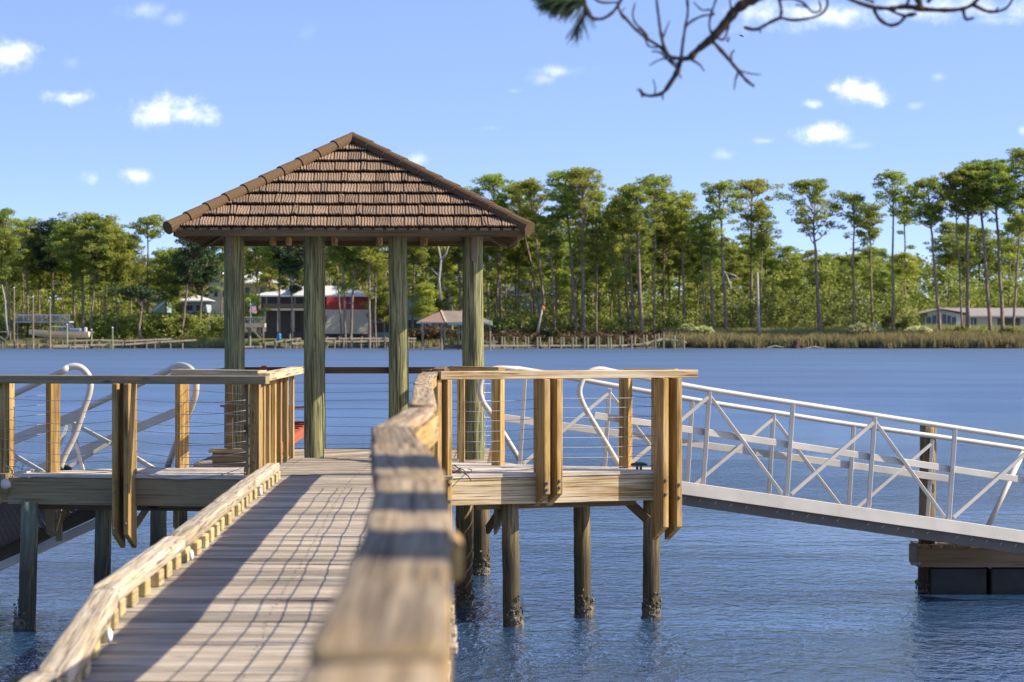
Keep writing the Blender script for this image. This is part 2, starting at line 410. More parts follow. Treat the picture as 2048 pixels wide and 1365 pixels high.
def ground_mat():
    m = N('shore_soil'); p = m.pos(); n = m.noise(m.mp(p, (.12, .12, 1)), 1, 5, .6)
    c = m.mix(m.rng(n, .35, .65), (.10, .075, .04), (.10, .13, .035)); c = m.mix(m.mth('MULTIPLY', m.rng(m.noise(p, 1.1, 4), .4, .7), .5), c, (.16, .13, .06))
    z = m.sepz(p); c = m.mix(m.rng(z, -1.2, -1.55), c, (.10, .07, .045))
    return m.fin(c, .95, 0, .1)
M['ground'] = ground_mat()
M['white'] = plain('white_siding', (.72, .71, .66), .7, .1, .8)
M['cream'] = plain('cream_stucco', (.62, .54, .40), .8, .1, .6)
M['redwall'] = plain('red_painted_siding', (.46, .055, .045), .75, .12, .8)
M['teal'] = plain('pale_teal_siding', (.36, .48, .46), .75, .1, .8)
M['bluegrey'] = plain('blue_grey_siding', (.36, .42, .47), .75, .12, .8)
M['roofwhite'] = plain('pale_metal_roof', (.56, .55, .52), .5, .1, .5)
M['roofgrey'] = plain('grey_shingle_roof', (.27, .24, .22), .9, .2, 3)
M['roofred'] = plain('rusty_red_roof', (.30, .13, .085), .9, .4, .8, col2=(.19, .15, .12))
M['roofbrown'] = plain('brown_shingle_roof', (.24, .19, .15), .9, .3, .8)
M['shadow_in'] = plain('porch_shade_tone', (.15, .125, .11), .9, .3)  # flat dark tone, stands in for shade inside porches and openings
M['glass'] = plain('window_glass', (.10, .13, .15), .12, .3)
M['olddock'] = plain('old_dock_wood', (.46, .37, .24), .9, .35, 1.2, bump=.2)
M['dockpost'] = plain('old_dock_piling', (.27, .22, .15), .9, .4, 1.0, (1, 1, .5))
M['dockgreen'] = plain('greenish_dock_piling', (.25, .29, .18), .9, .35, 1.0, (1, 1, .5))
M['railgrey'] = plain('grey_rail_paint', (.38, .37, .36), .8, .2, 1)
M['boat'] = plain('boat_gelcoat', (.50, .54, .56), .4, .1)
M['hull'] = plain('cream_hull', (.66, .55, .38), .5, .1)
M['canvas'] = plain('blue_boat_canvas', (.14, .20, .27), .8, .2)
M['barrelblue'] = plain('blue_plastic', (.03, .20, .32), .5, .1)
M['orange'] = plain('orange_plastic', (.75, .16, .02), .5, .1)
M['flagred'] = plain('flag_cloth', (.55, .10, .13), .8, .2)
M['oyster'] = plain('oyster_shell', (.19, .16, .115), .85, .55, 14, col2=(.035, .03, .022), bump=.5)
M['rope'] = plain('rope_fibre', (.45, .36, .24), .9, .3, 30)
M['cork'] = plain('white_reflector', (.80, .80, .76), .5, .1)
# ================================================================== WATER AND GROUND
mb = MB(); mb.add([(-700, -60, WZ), (700, -60, WZ), (700, 900, WZ), (-700, 900, WZ)], [(0, 1, 2, 3)], [[(0, 0), (1, 0), (1, 1), (0, 1)]])
tag(mb.build('water', M['water']), kind='structure')
def shore_y(x):       # where the far bank meets the water
    b = 433 + 2.2*math.sin(x*.05+1) + 1.3*math.sin(x*.17) + (6 if x < -8 else 0)*min(1, (-8-x)/12 if x < -8 else 0)
    return b
def gz(x, y):
    t = y-shore_y(x)
    if t < 0: return WZ-.3+t*.05
    z = WZ+min(t, 6)*.13+max(0, min(t-6, 24))*.072+max(0, t-30)*.022
    if x < 12: z += .15*math.sin(x*.3)*min(1, t/10)
    return min(z, 9)
mb = MB(); nx, ny = 150, 60
ys = [428+((j/ny)**1.8)*900 for j in range(ny+1)]; vs = []; fs = []
for j in range(ny+1):
    for i in range(nx+1):
        x = (-1+2*i/nx)*380; vs.append((x, ys[j], gz(x, ys[j])+random.uniform(-.05, .05)))
for j in range(ny):
    for i in range(nx): a = j*(nx+1)+i; fs.append((a, a+1, a+nx+2, a+nx+1))
mb.add(vs, fs, [[(0, 0)]*4]*len(fs)); tag(mb.build('ground', M['ground'], smooth=True), kind='structure')

# ================================================================== BOARDWALK
XL = [(5, -1.50), (10.2, -1.68), (14, -2.0), (18.7, -2.1), (24, -2.30), (28.6, -2.41), (30, -2.45)]
XR = [(1.2, -.10), (2.64, -.135), (3.64, -.155), (4.7, -.17), (6.44, -.23), (8.4, -.335), (10, -.43), (12.8, -.40), (19.8, -.62), (28, -.85), (30, -.86)]
CAPZ = [(1, 1.222), (4.7, 1.213), (8.4, 1.205), (12.8, 1.20), (19.8, 1.15), (28, 1.09)]
def deckz(d): return interp(d, CAPZ)-1.075 if d < 28 else interp(d, [(28, .015), (29.6, 0.0)])
walk = thing('boardwalk', 'weathered grey plank boardwalk with low left curb, leading to the gazebo', 'boardwalk', (-1.2, 8, 0))
mb = MB(); d = 2.0; rg = random.Random(3); SCR = []
while d < 33.9:
    w = .17 if rg.random() < .8 else .165
    if d < 29.5: x0, x1 = interp(d, XL)-.12, interp(d, XR)+.14; z = deckz(d)
    else: x0, x1 = -2.62, -.62; z = 0
    yaw = rg.uniform(-.0018, .0018)+interp(d, [(8, .05), (13, .0)])
    zz0 = z-.019+rg.uniform(-.004, .004)
    c = Vector(((x0+x1)/2, d+w/2, zz0)); tl = rg.uniform(-.035, .035)
    ax = Vector((math.cos(yaw), math.sin(yaw), rg.uniform(-.002, .002)))*((x1-x0)/2+rg.uniform(-.02, .02))
    ay = Vector((-math.sin(yaw), math.cos(yaw), tl))*(w/2)
    mb.obox(c, ax, ay, Vector((0, -tl, 1))*.019)
    for f in (.07, .5, .93):
        for e in (-.5, .5): SCR.append(c+Vector(((f-.5)*(x1-x0)+rg.uniform(-.01, .01), e*w*.6+rg.uniform(-.006, .006)+((f-.5)*(x1-x0))*yaw, .017+e*w*.6*tl/ (w/2) * (w/2))))
    d += w+.014+rg.uniform(0, .010)
mb.build('decking', M['deck'], walk, bevel=.005)
mb = MB()
for v in SCR: mb.tube([v, v+Vector((0, 0, .004))], .0075, 6)
tag(mb.build('screw_head', M['bolt'], walk), kind='stuff')
mb = MB()
for s in (0, .5, 1):
    pts = [Vector((interp(d, XL)*(1-s)+interp(d, XR)*s, d, deckz(d)-.19)) for d in (2, 6, 10.2, 14, 18.7, 24, 29.5)]
    for a, b in zip(pts, pts[1:]): mb.beam(a, b, .06, .28)
mb.build('stringer', M['dark'], walk)
# curb: square timbers on short blocks
def cpt(d, z): return Vector((interp(d, XL), d, deckz(d)+z))
joints = [5.2, 10.35, 13.75, 21.5, 28.9]
for i, (a, b) in enumerate(zip(joints, joints[1:])):
    n = max(1, int((b-a)/2.6)); mb = MB()
    for k in range(n):
        d0, d1 = a+(b-a)*k/n, a+(b-a)*(k+1)/n
        o = Vector(((.02 if i == 1 else 0), 0, (-.004 if k % 2 else 0)))
        mb.rough_beam(cpt(d0, .13)+o, cpt(d1, .13)+o+Vector((0, -.012, 0)), .125, .085, .002, 26, seed=i*10+k)
    mb.build('curb_rail', M['bleach'], walk, smooth=True)
d = 5.6; k = 0
while d < 28.9:
    c = cpt(d, .045); t = (cpt(d+.3, 0)-cpt(d-.3, 0)).normalized(); s = t.cross(Vector((0, 0, 1)))
    c += s*rg.uniform(.0, .02)
    mb = MB(); mb.obox(c, t*rg.uniform(.10, .13), s*.065, Vector((0, 0, .045))); mb.build('curb_block', M['block'], walk, bevel=.008)
    d += .60+rg.uniform(-.03, .05)+(.0 if d > 12 else .06); k += 1
for d in (17.6, 25.3, 12.7):
    mb = MB(); c = cpt(d, .05)+Vector((.085, -.02, 0)); mb.tube([c, c+Vector((.012, 0, 0)), c+Vector((.022, 0, 0))], [.03, .036, .02], 12); mb.build('reflector', M['cork'], walk, smooth=True)
# near handrail: bleached cap boards, side rails, posts, cables
segs = [(1.3, 2.9, .14), (2.9, 4.75, .14), (4.75, 6.5, .15), (6.5, 8.35, .165), (8.35, 10.1, .14), (10.1, 12.75, .12), (12.75, 16.2, .12), (16.2, 20, .125), (20, 24.2, .135), (24.2, 28.0, .15), (28.0, 29.85, .16)]
def rp(d, z=0): return Vector((interp(d, XR), d, interp(d, CAPZ)+z))
for i, (a, b, w) in enumerate(segs):
    mb = MB(); dz = (-.007, .004, -.002, .006, -.004)[i % 5]
    ext = .06 if 6 < a < 12 else 0
    va = rp(a, -.022+dz); vb = rp(b, -.022+dz); t = (vb-va).normalized()
    mb.rough_beam(va+t*.010, vb-t*.010+t*ext*0, w, .045, .0014, 30, seed=40+i)
    mb.build('handrail_cap', M['railtop'], walk, smooth=True)
for s, nm in ((-1, .055), (1, .055)):
    mb = MB()
    for (a, b, w) in segs:
        o = s*nm; va = rp(a, -.10)+Vector((o, 0, 0)); vb = rp(b, -.10)+Vector((o, 0, 0)); mb.beam(va, vb, .035, .11)
    mb.build('handrail_side_board', M['tan'], walk, bevel=.004)
PD = [2.95, 4.70, 6.6, 8.6, 10.6, 12.75, 15.0, 17.4, 20, 22.6, 25.2, 27.6]
for d in PD:
    mb = MB(); z0 = deckz(d)-.30; zt = interp(d, CAPZ)-.055
    for s in (-1, 1):
        c = rp(d)+Vector((0, s*.055, 0)); mb.beam((c.x, c.y, z0), (c.x, c.y, zt), .10, .042, up=(0, 1, 0))
    mb.build('handrail_post', M['tan'], walk, bevel=.005)
mb = MB(); mb.beam(rp(4.62, -.045)+Vector((.074, 0, 0)), rp(4.85, -.045)+Vector((.074, 0, 0)), .03, .07); mb.build('rail_splice', M['tan'], walk, bevel=.01)
for k in range(8):
    mb = MB(); z = -.20-.105*k; pts = []
    for a, b in zip(PD, PD[1:]):
        for t in (0, .25, .5, .75): dd = a+(b-a)*t; pts.append(rp(dd, z-.012*4*t*(1-t)))
    mb.tube(pts, .0033, 6); mb.build('rail_cable', M['steel'], walk, smooth=True)
for i, (px, wy, dd) in enumerate(((-2.0, 0, 12), (-.55, 0, 12), (-2.2, 0, 20), (-.62, 0, 20))):
    mb = MB(); mb.tube([(px, dd, WZ-1), (px, dd, deckz(dd)-.05)], [.125, .11], 18); mb.build('pile', M['pile'], walk, smooth=True)

# ================================================================== PILES OF THE DOCK
def pile(px, ywater, top, r=.095, m='pile', label='', lean=0, parent=None, px_top=None):
    d = 3.2*F/(ywater-HY); x = X(px, d); xt = X(px_top, d) if px_top else x
    o = thing('dock_pile', label, 'piling', (x, d, WZ), 'round piles carrying the dock platforms') if parent is None else parent
    rg = random.Random(px); mb = MB(); n = 16; pts = []; rr = []
    for i in range(n+1):
        t = i/n; z = WZ-1.2+(top-WZ+1.2)*t
        pts.append((x+(xt-x)*t+rg.uniform(-.003, .003), d, z)); rr.append(r*(1.06-.10*t)*rg.uniform(.985, 1.015))
    mb.tube(pts, rr, 20); mb.build('shaft', M[m], o, smooth=True)
    mb = MB(); mb.tube([(x, d, WZ-.25+.04*k) for k in range(10)], [r*rg.uniform(1.05, 1.13) for k in range(9)]+[r], 14)
    for k in range(150):
        a = rg.uniform(0, 6.283); z = WZ+rg.uniform(-.02, .22)*(1 if rg.random() < .75 else 1.5); rr_ = r*1.04
        c = Vector((x+math.cos(a)*rr_, d+math.sin(a)*rr_, z)); no = Vector((math.cos(a), math.sin(a), rg.uniform(-.3, .5))).normalized()
        t = no.cross(Vector((rg.uniform(-1, 1), rg.uniform(-1, 1), rg.uniform(-1, 1)))).normalized(); b = no.cross(t); s = rg.uniform(.008, .024)
        q = [c+t*s*1.3, c+b*s*.8+no*s*.5, c-t*s, c-b*s*.8+no*s*.4, c+no*s*rg.uniform(.5, 1.2), c-no*s*.5]
        mb.add(q, [(0, 1, 4), (1, 2, 4), (2, 3, 4), (3, 0, 4), (1, 0, 5), (2, 1, 5), (3, 2, 5), (0, 3, 5)], [[(0, 0)]*3]*8)
    mb.build('oyster_crust', M['oyster'], o)
    return o
pile(1027, 1253, -.29, label='nearest pile of the row under the sunlit joist of the right platform', px_top=1020)
pile(1169, 1230, -.29, label='pile under the middle of the right platform, behind the short double post', px_top=1163)
pile(1303, 1236, -.29, label='pile with dark brown upper half beside the long double post at the gangway')
pile(928, 1216, -.20, .098, label='dark pile closest to the boardwalk handrail, under the corner of the right platform')
pile(963, 1150, -.25, .105, label='shorter looking pile standing farther back between two others under the gazebo corner')
pile(47, 1258, -.3, .095, 'pileg', label='leftmost green stained pile under the left platform with white oysters at its foot', px_top=60)
pile(198, 1246, -.3, .092, 'pileg', label='green stained pile left of the double post under the left platform', px_top=208)
pile(316, 1225, -.3, .095, 'pileg', label='shaded pile right of the double post under the left platform', px_top=317)
pile(362, 1160, -.3, .085, 'pileg', label='dark pile stub farthest right under the left platform, half hidden by the curb')
for i, (gx, gy) in enumerate(((-3.43, 34.9), (-2.45, 34.9), (-3.7, 38), (-.55, 38.0), (-2.58, 38), (-1.53, 38))):
    pl = thing('dock_pile', 'pile carrying the gazebo floor, behind the boardwalk', 'piling', (gx, gy, WZ), 'piles under the gazebo floor')
    mb = MB(); mb.tube([(gx, gy, WZ-1.2), (gx, gy, -.32)], .11, 16); mb.build('shaft', M['pile'], pl, smooth=True)

# ================================================================== RIGHT PLATFORM
TH = R(24); U = Vector((math.cos(TH), math.sin(TH), 0)); V = Vector((-math.sin(TH), math.cos(TH), 0)); O = Vector((-.75, 29.9, 0))
def tR(px):
    k = (px-1024)/F; return (k*29.9+.75)/(math.cos(TH)-k*math.sin(TH))
def pR(t, v=0, z=0): return O+U*t+V*v+Vector((0, 0, z))
plat = thing('dock_platform', 'sunlit timber platform on the right with cable railing, where the long gangway starts', 'dock platform', O)
FR = pR(tR(1312)); BR = Vector((1.62, 31.35, 0)); BL = Vector((-.42, 32.45, 0)); FL = pR(-.02)
mb = MB(); v = -.05
while v < 3.2:
    w = .14; mb.obox(pR(1.0, v+w/2, -.019+rg.uniform(-.003, .003)), U*2.2, V*(w/2), Vector((0, 0, .019))); v += w+.009
pls = []
poly = [pR(-.16, -.06), pR(tR(1312), -.06), BR, BL, Vector((-.95, 32.4, 0)), pR(-.16, 0)]
def outw(a, b):
    e = (b-a); return (a, Vector((e.y, -e.x, 0)).normalized())
pls = [outw(poly[1], poly[2]), outw(poly[2], poly[3]), (Vector((-.86, 30, 0)), Vector((-1, 0, 0)))]
mb.build('decking', M['deckpale'], plat, planes=pls)
mb = MB(); a = tR(900); b_ = tR(1312)
mb.beam(pR(a, -.02, -.185), pR(b_, -.02, -.185), .045, .285); mb.build('front_joist', M['rim'], plat, bevel=.005)
mb = MB(); mb.beam(BR+Vector((0, 0, -.17)), BL+Vector((0, 0, -.17)), .045, .25); mb.beam(pR(b_, 0, -.17), BR+Vector((0, 0, -.17)), .045, .25)
mb.beam(pR(.5, .25, -.30), pR(2.4, .25, -.30), .09, .19); mb.beam(pR(.3, 1.6, -.30), pR(1.6, 1.3, -.30), .09, .19); mb.build('under_beam', M['brown'], plat, bevel=.004)
def bevel_post(parent, base, n, side, depth, thick, ztop, zlit, zend, m='tan', flip=1):
    # a board on edge: wide in depth, foot cut on a slant; n = outward normal, side = along the rail
    mb = MB(); n = n.normalized(); side = side.normalized(); u0 = random.random()*50
    prof = [(0, ztop), (depth, ztop), (depth, zlit), (0, zend)]      # (outward, z)
    vs = []
    for s in (-.5, .5):
        for (o, z) in prof: vs.append(base+n*o+side*(s*thick)+Vector((0, 0, z)))
    fs = [(0, 1, 2, 3), (7, 6, 5, 4), (1, 5, 6, 2), (2, 6, 7, 3), (3, 7, 4, 0), (0, 4, 5, 1)]
    us = []
    for f in fs: us.append([(u0+vs[i].z, u0*.3+(vs[i]-base).dot(n)+.3*(vs[i]-base).dot(side)) for i in f])
    mb.add(vs, fs, us)
    o = mb.build('post_board', M[m], parent, bevel=.006)
    return o
def bolts(parent, base, n, zs, r=.018):
    for z in zs:
        mb = MB(); c = base+Vector((0, 0, z)); mb.tube([c-n*.01, c+n*.018], r, 8); mb.tube([c+n*.018, c+n*.03], r*.6, 8); mb.build('bolt', M['bolt'], parent, smooth=False)
NR = -V
def pair(px1, px2, ztop, zlit, zend, parent, depth=.19, thick=.062):
    for px in (px1, px2):
        b0 = pR(tR(px), .0); bevel_post(parent, b0+NR*-.02, NR, U, depth+.02, thick, ztop, zlit, zend)
pair(1074, 1099, 1.0, -.22, -.36, plat, .26, .07)
bolts(plat, pR(tR(1074))+NR*.26, NR, (-.10, -.17)); bolts(plat, pR(tR(1099))+NR*.26, NR, (-.08, -.15))
pair(1309, 1336, 1.0, -.61, -.77, plat, .27, .068)
bolts(plat, pR(tR(1309))+NR*.27, NR, (-.10, -.25)); bolts(plat, pR(tR(1336))+NR*.27, NR, (-.15, -.29))
pair(902, 902, 1.0, -1.0, -1.1, plat) if False else None
bevel_post(plat, pR(tR(887)), NR, U, .17, .055, 1.0, -.85, -.95); bolts(plat, pR(tR(887))+NR*.17, NR, (-.09, -.27))
bevel_post(plat, pR(tR(868))+V*.05, NR, U, .20, .05, 1.0, -.2, -.3)
mb = MB(); mb.beam(pR(tR(869), -.10, 1.045), pR(tR(1382), -.10, 1.045), .14, .088); mb.build('rail_cap', M['rim'], plat, bevel=.006)
# rear posts and the rails at the gangway opening
for (px, py) in ((996, 931), (1251, 937)):
    d = 1.55*F/(py-HY); c = P(px, py, d); mb = MB(); mb.obox((c.x, c.y, .42), Vector((0, 0, .60)), Vector((math.cos(.55), -math.sin(.55), 0))*.062, Vector((math.sin(.55), math.cos(.55), 0))*.045)
    mb.build('rail_post', M['tan'], plat, bevel=.005)
mb = MB(); mb.box(-.645, -.555, 33.4, 33.5, -.3, 1.02); mb.build('rail_post', M['tan'], plat, bevel=.005)
mb = MB()
for (px0, px1, d0, d1, z) in ((905, 1003, 33.4, 32.4, 1.05),): mb.beam((X(px0, d0), d0, z), (X(px1, d1), d1, z), .09, .09)
mb.beam((1.25, 31.4, 1.05), (1.8, 31.1, 1.05), .09, .09); mb.build('side_rail', M['tan'], plat, bevel=.004)
CZS = [.80, .70, .595, .485, .38, .275, .165, .06]
for i, z in enumerate(CZS):
    mb = MB(); a, b, c = tR(905), tR(1090), tR(1330)
    s1, s2 = (.03, .012)
    pts = [pR(a+(b-a)*t, -.06, z-.035+.03*t-s1*2*t*(1-t)) for t in (0, .25, .5, .75, 1)]+[pR(b+(c-b)*t, -.06, z-.004-s2*4*t*(1-t)) for t in (.25, .5, .75, 1)]
    mb.tube(pts, .0033, 6); mb.build('rail_cable', M['steel'], plat, smooth=True)
    mb = MB(); mb.tube([(1.27, 31.3, z), pR(tR(1330), -.02, z-.03)], .0033, 6); mb.build('side_cable', M['steel'], plat, smooth=True)
for (a, b, w) in ((P(1243, 992, 31.4), P(1296, 1040, 31.25), .04), (P(1010, 1008, 31.6), P(975, 1060, 32.4), .04)):
    mb = MB(); mb.beam(a, b, w, .10); mb.build('knee_brace', M['brown'], plat)
bevel_post(plat, Vector((X(990, 31.9), 31.9, 0)), Vector((.75, -.66, 0)), Vector((.66, .75, 0)), .16, .05, -.2, -.55, -.78, 'grey')

# small things on it: dead twig and a cleat
tw = MB(); base = P(920, 945, 30.2); base.z = .012
def dz(p, q): return Vector((base.x+p*.0054, base.y+q*.03, .02+abs(q)*.01))
tw.tube([P(908, 930, 30.3), P(923, 943, 30.1), P(936, 952, 29.86), P(942, 962, 29.8)], .006, 5)
tw.tube([P(918, 937, 30.2), P(927, 940, 30.2), P(932, 947, 30.1), P(942, 945, 30.1), P(944, 940, 30.15), P(936, 938, 30.2)], .005, 5)
tag(tw.build('twig', M['twig']), 'dry bent pine twig lying on the deck edge beside the corner post', 'twig')
lf = MB(); rg = random.Random(5)
for k in range(30):
    c = P(908+rg.uniform(-6, 12), 946+rg.uniform(-6, 2), 30.15); e = Vector((rg.uniform(-.05, .05), rg.uniform(-.03, .03), rg.uniform(-.02, .03))); lf.tube([c-e, c+e], .003, 3)
tag(lf.build('pine_straw', M['blob']), 'small clump of brown pine straw caught at the corner post on the right deck', 'pine straw')
cl = MB(); c = P(1278, 937, 31.0); c.z = .0
cl.tube([c+Vector((-.09, 0, .05)), c+Vector((-.03, 0, .06)), c+Vector((.03, 0, .06)), c+Vector((.09, 0, .05))], [.012, .02, .02, .012], 8)
cl.tube([c+Vector((-.02, 0, 0)), c+Vector((-.02, 0, .06))], .014, 8); cl.tube([c+Vector((.02, 0, 0)), c+Vector((.02, 0, .06))], .014, 8)
tag(cl.build('mooring_cleat', M['aludark'], smooth=True), 'small dark mooring cleat on the right deck near the long double post', 'cleat')

# ================================================================== LEFT PLATFORM
platL = thing('dock_platform', 'shaded timber platform on the left with sagging cable railing, where the steep gangway starts', 'dock platform', (-3.9, 30, 0))
LA = Vector((-5.42, 30.27, 0)); LB = Vector((-2.58, 29.69, 0)); UL = (LB-LA).normalized(); VL = Vector((-UL.y, UL.x, 0)); NL = -VL
def tL(px):
    k = (px-1024)/F; return (k*LA.y-LA.x)/(UL.x-k*UL.y)
def pL(t, v=0, z=0): return LA+UL*t+VL*v+Vector((0, 0, z))
mb = MB(); v = -.06; rg = random.Random(9)
while v < 2.9:
    w = .14; mb.obox(pL(1.5, v+w/2, -.019+rg.uniform(-.003, .003)), UL*2.2, VL*(w/2), Vector((0, 0, .019))); v += w+.009
BLc = Vector((-4.98, 30.75, 0)); BRc = Vector((-3.0, 31.95, 0))
pls = [(Vector((-2.60, 30, 0)), Vector((1, 0, 0))), (BLc, Vector((-(BRc-BLc).y, (BRc-BLc).x, 0)).normalized()), (LA-UL*.02, -UL), (Vector((-3, 31.95, 0)), Vector((0, 1, 0))), (BLc, Vector((-.8, .3, 0)).normalized())]
mb.build('decking', M['deckpale'], platL, planes=pls)
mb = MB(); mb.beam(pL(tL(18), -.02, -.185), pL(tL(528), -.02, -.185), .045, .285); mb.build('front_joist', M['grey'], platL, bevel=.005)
mb = MB(); mb.beam(pL(.1, .25, -.30), pL(2.8, .25, -.30), .09, .19); mb.beam(BLc+Vector((0, 0, -.17)), BRc+Vector((0, 0, -.17)), .045, .25); mb.build('under_beam', M['dark'], platL)
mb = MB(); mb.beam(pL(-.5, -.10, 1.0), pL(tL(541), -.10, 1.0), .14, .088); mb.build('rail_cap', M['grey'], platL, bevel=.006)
mb = MB(); mb.beam((X(350, 31.2), 31.2, 1.055), (-2.66, 30.3, 1.055), .14, .075); mb.build('side_rail_cap', M['rim'], platL, bevel=.006)
for px in (246, 269): bevel_post(platL, pL(tL(px)), NL, UL, .27, .058, .96, -.62, -.78, 'tan')
bolts(platL, pL(tL(246))+NL*.27, NL, (-.07, -.17, -.55), .012); bolts(platL, pL(tL(269))+NL*.27, NL, (-.10, -.5), .012)
bevel_post(platL, pL(tL(494)), NL, UL, .02, .06, .96, -.1, -.15, 'grey')
mb = MB(); c = pL(tL(507), .07); mb.obox((c.x, c.y, .42), Vector((0, 0, .54)), UL*.062, VL*.07); mb.build('corner_post', M['tan'], platL, bevel=.005)
for i in range(8):
    mb = MB(); c = pL(tL(508), -.003, .77-.105*i); mb.tube([c-VL*.001, c-VL*.012], .011, 8); mb.build('cable_fitting', M['dark'], platL)
mb = MB(); c = pL(tL(5), .05); mb.obox((c.x, c.y, .35), Vector((0, 0, .66)), UL*.09, VL*.07); mb.build('corner_post', M['tan'], platL, bevel=.005)
bevel_post(platL, pL(tL(12)), NL, UL, .12, .09, .0, -.12, -.32, 'grey')
for (px, py, w) in ((106, 945, .085), (364, 936, .075)):
    d = 1.55*F/(py-HY); c = P(px, py, d); mb = MB(); mb.obox((c.x, c.y, .44), Vector((0, 0, .56)), Vector((math.cos(.6), math.sin(.6), 0))*.058, Vector((-math.sin(.6), math.cos(.6), 0))*.058)
    mb.build('rail_post', M['tan'], platL, bevel=.005)
for i in range(8):
    z = .80-.108*i; mb = MB(); sg = .035+.018*((i*7) % 3)
    a, b, c = tL(0), tL(262), tL(494)
    pts = [pL(a+(b-a)*t, -.05, z-sg*4*t*(1-t)*.8) for t in (0, .15, .3, .5, .7, .85, 1)]+[pL(b+(c-b)*t, -.05, z-sg*4*t*(1-t)-.01*t) for t in (.15, .3, .5, .7, .85, 1)]
    mb.tube(pts, .0033, 6); mb.build('rail_cable', M['steel'], platL, smooth=True)
    if i < 5:
        mb = MB(); q = P(104, 790+i*19, 30.6); mb.tube([pL(tL(8), 0, z), q], .0033, 6); mb.build('side_cable', M['steel'], platL, smooth=True)
    mb = MB(); q = P(370, 0, 31.4); q.z = z+.06-.01*i; mb.tube([q, pL(tL(492), .05, z+.045)], .0033, 6); mb.build('side_cable', M['steel'], platL, smooth=True)
mb = MB(); a, b = pL(tL(278), -.06, .02), pL(tL(492), -.06, .09); mb.tube([a+(b-a)*t+Vector((0, 0, -.10*4*t*(1-t))) for t in (0, .2, .4, .6, .8, 1)], .004, 5); mb.build('rail_cable', M['steel'], platL, smooth=True)
for (a, b, s) in ((P(100, 1004, 30.9), P(102, 1065, 30.9), .1), (P(142, 1006, 31), P(100, 1072, 30.9), .07), (P(118, 1004, 31.2), P(118, 1082, 31.2), .1), (P(352, 1010, 31.4), P(352, 1055, 31.4), .09), (P(300, 1008, 30.6), P(268, 1055, 30.6), .07)):
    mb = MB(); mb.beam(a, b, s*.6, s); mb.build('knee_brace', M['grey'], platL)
# side railing from the left platform to the gazebo
mb = MB(); mb.beam((-2.60, 29.75, 1.03), (-2.60, 34.75, 1.03), .14, .085); mb.build('side_rail_cap', M['rim'], platL, bevel=.006)
for y in (30.1, 30.75, 31.5, 32.3, 33.2, 34.1):
    mb = MB(); mb.obox((-2.64, y, .42), Vector((0, 0, .57)), Vector((.026, 0, 0)), Vector((0, .07, 0))); mb.build('rail_post', M['tan'], platL, bevel=.005)
st = thing('step_box', 'low dark timber step in front of the left gazebo post', 'step', (-3.1, 31.6, 0))
mb = MB(); mb.box(-3.32, -2.95, 31.5, 31.85, 0.004, .16); mb.build('box', M['dark'], st, bevel=.006)
mb = MB(); mb.box(-3.36, -2.93, 31.47, 31.88, .162, .195); mb.build('top_board', M['grey'], st, bevel=.005)
mb = MB(); mb.obox((-3.14, 31.7, .60), Vector((0, 0, .405)), Vector((.035, 0, 0)), Vector((0, .06, 0))); mb.obox((-2.99, 31.7, .60), Vector((0, 0, .405)), Vector((.02, 0, 0)), Vector((0, .05, 0))); mb.build('upright_board', M['brown'], st, bevel=.004)
lp = thing('deck_light', 'round grey dock light under the far left corner post', 'light', P(12, 970, 30.1))
mb = MB(); c = P(12, 968, 30.05); mb.tube([c+Vector((-.02, 0, .045)), c+Vector((0, -.01, .0)), c+Vector((.01, -.02, -.03)), c+Vector((.015, -.02, -.05))], [.03, .055, .052, .03], 16); mb.build('shade', M['lamp'], lp, smooth=True)
mb = MB(); mb.tube([c+Vector((-.04, .05, .06)), c+Vector((0, 0, .03))], .015, 8); mb.build('bracket', M['bolt'], lp)
rp_ = MB(); rp_.tube([P(20, 955, 30), P(28, 935, 30), P(34, 915, 30), P(24, 900, 30), P(18, 895, 30)], .004, 5)
rp_.tube([P(22, 957, 30), P(30, 946, 30), P(42, 944, 30), P(47, 930, 30), P(40, 918, 30), P(30, 925, 30)], .006, 5)
rp_.tube([P(10, 930, 30), P(22, 938, 30), P(26, 950, 30), P(24, 962, 30)], .007, 5); rp_.tube([P(12, 935, 30), P(30, 933, 30), P(48, 940, 30)], .004, 5)
tag(rp_.build('rope', M['rope'], smooth=True), 'frayed knotted rope hanging from the far left corner post', 'rope')

# ================================================================== GAZEBO
GA = R(2.2); GC = Vector((-2.045, 36.44, 0)); HW = 2.13
def G(a, b, z=0): return GC+Vector((a*math.cos(GA)-b*math.sin(GA), a*math.sin(GA)+b*math.cos(GA), z))
gaz = thing('gazebo', 'open gazebo with brown tiled pyramid roof on round green posts', 'gazebo', GC)
EZ, AZp = 2.745, 3.93
SL = math.atan2(AZp-EZ, HW); SLL = HW/math.cos(SL)
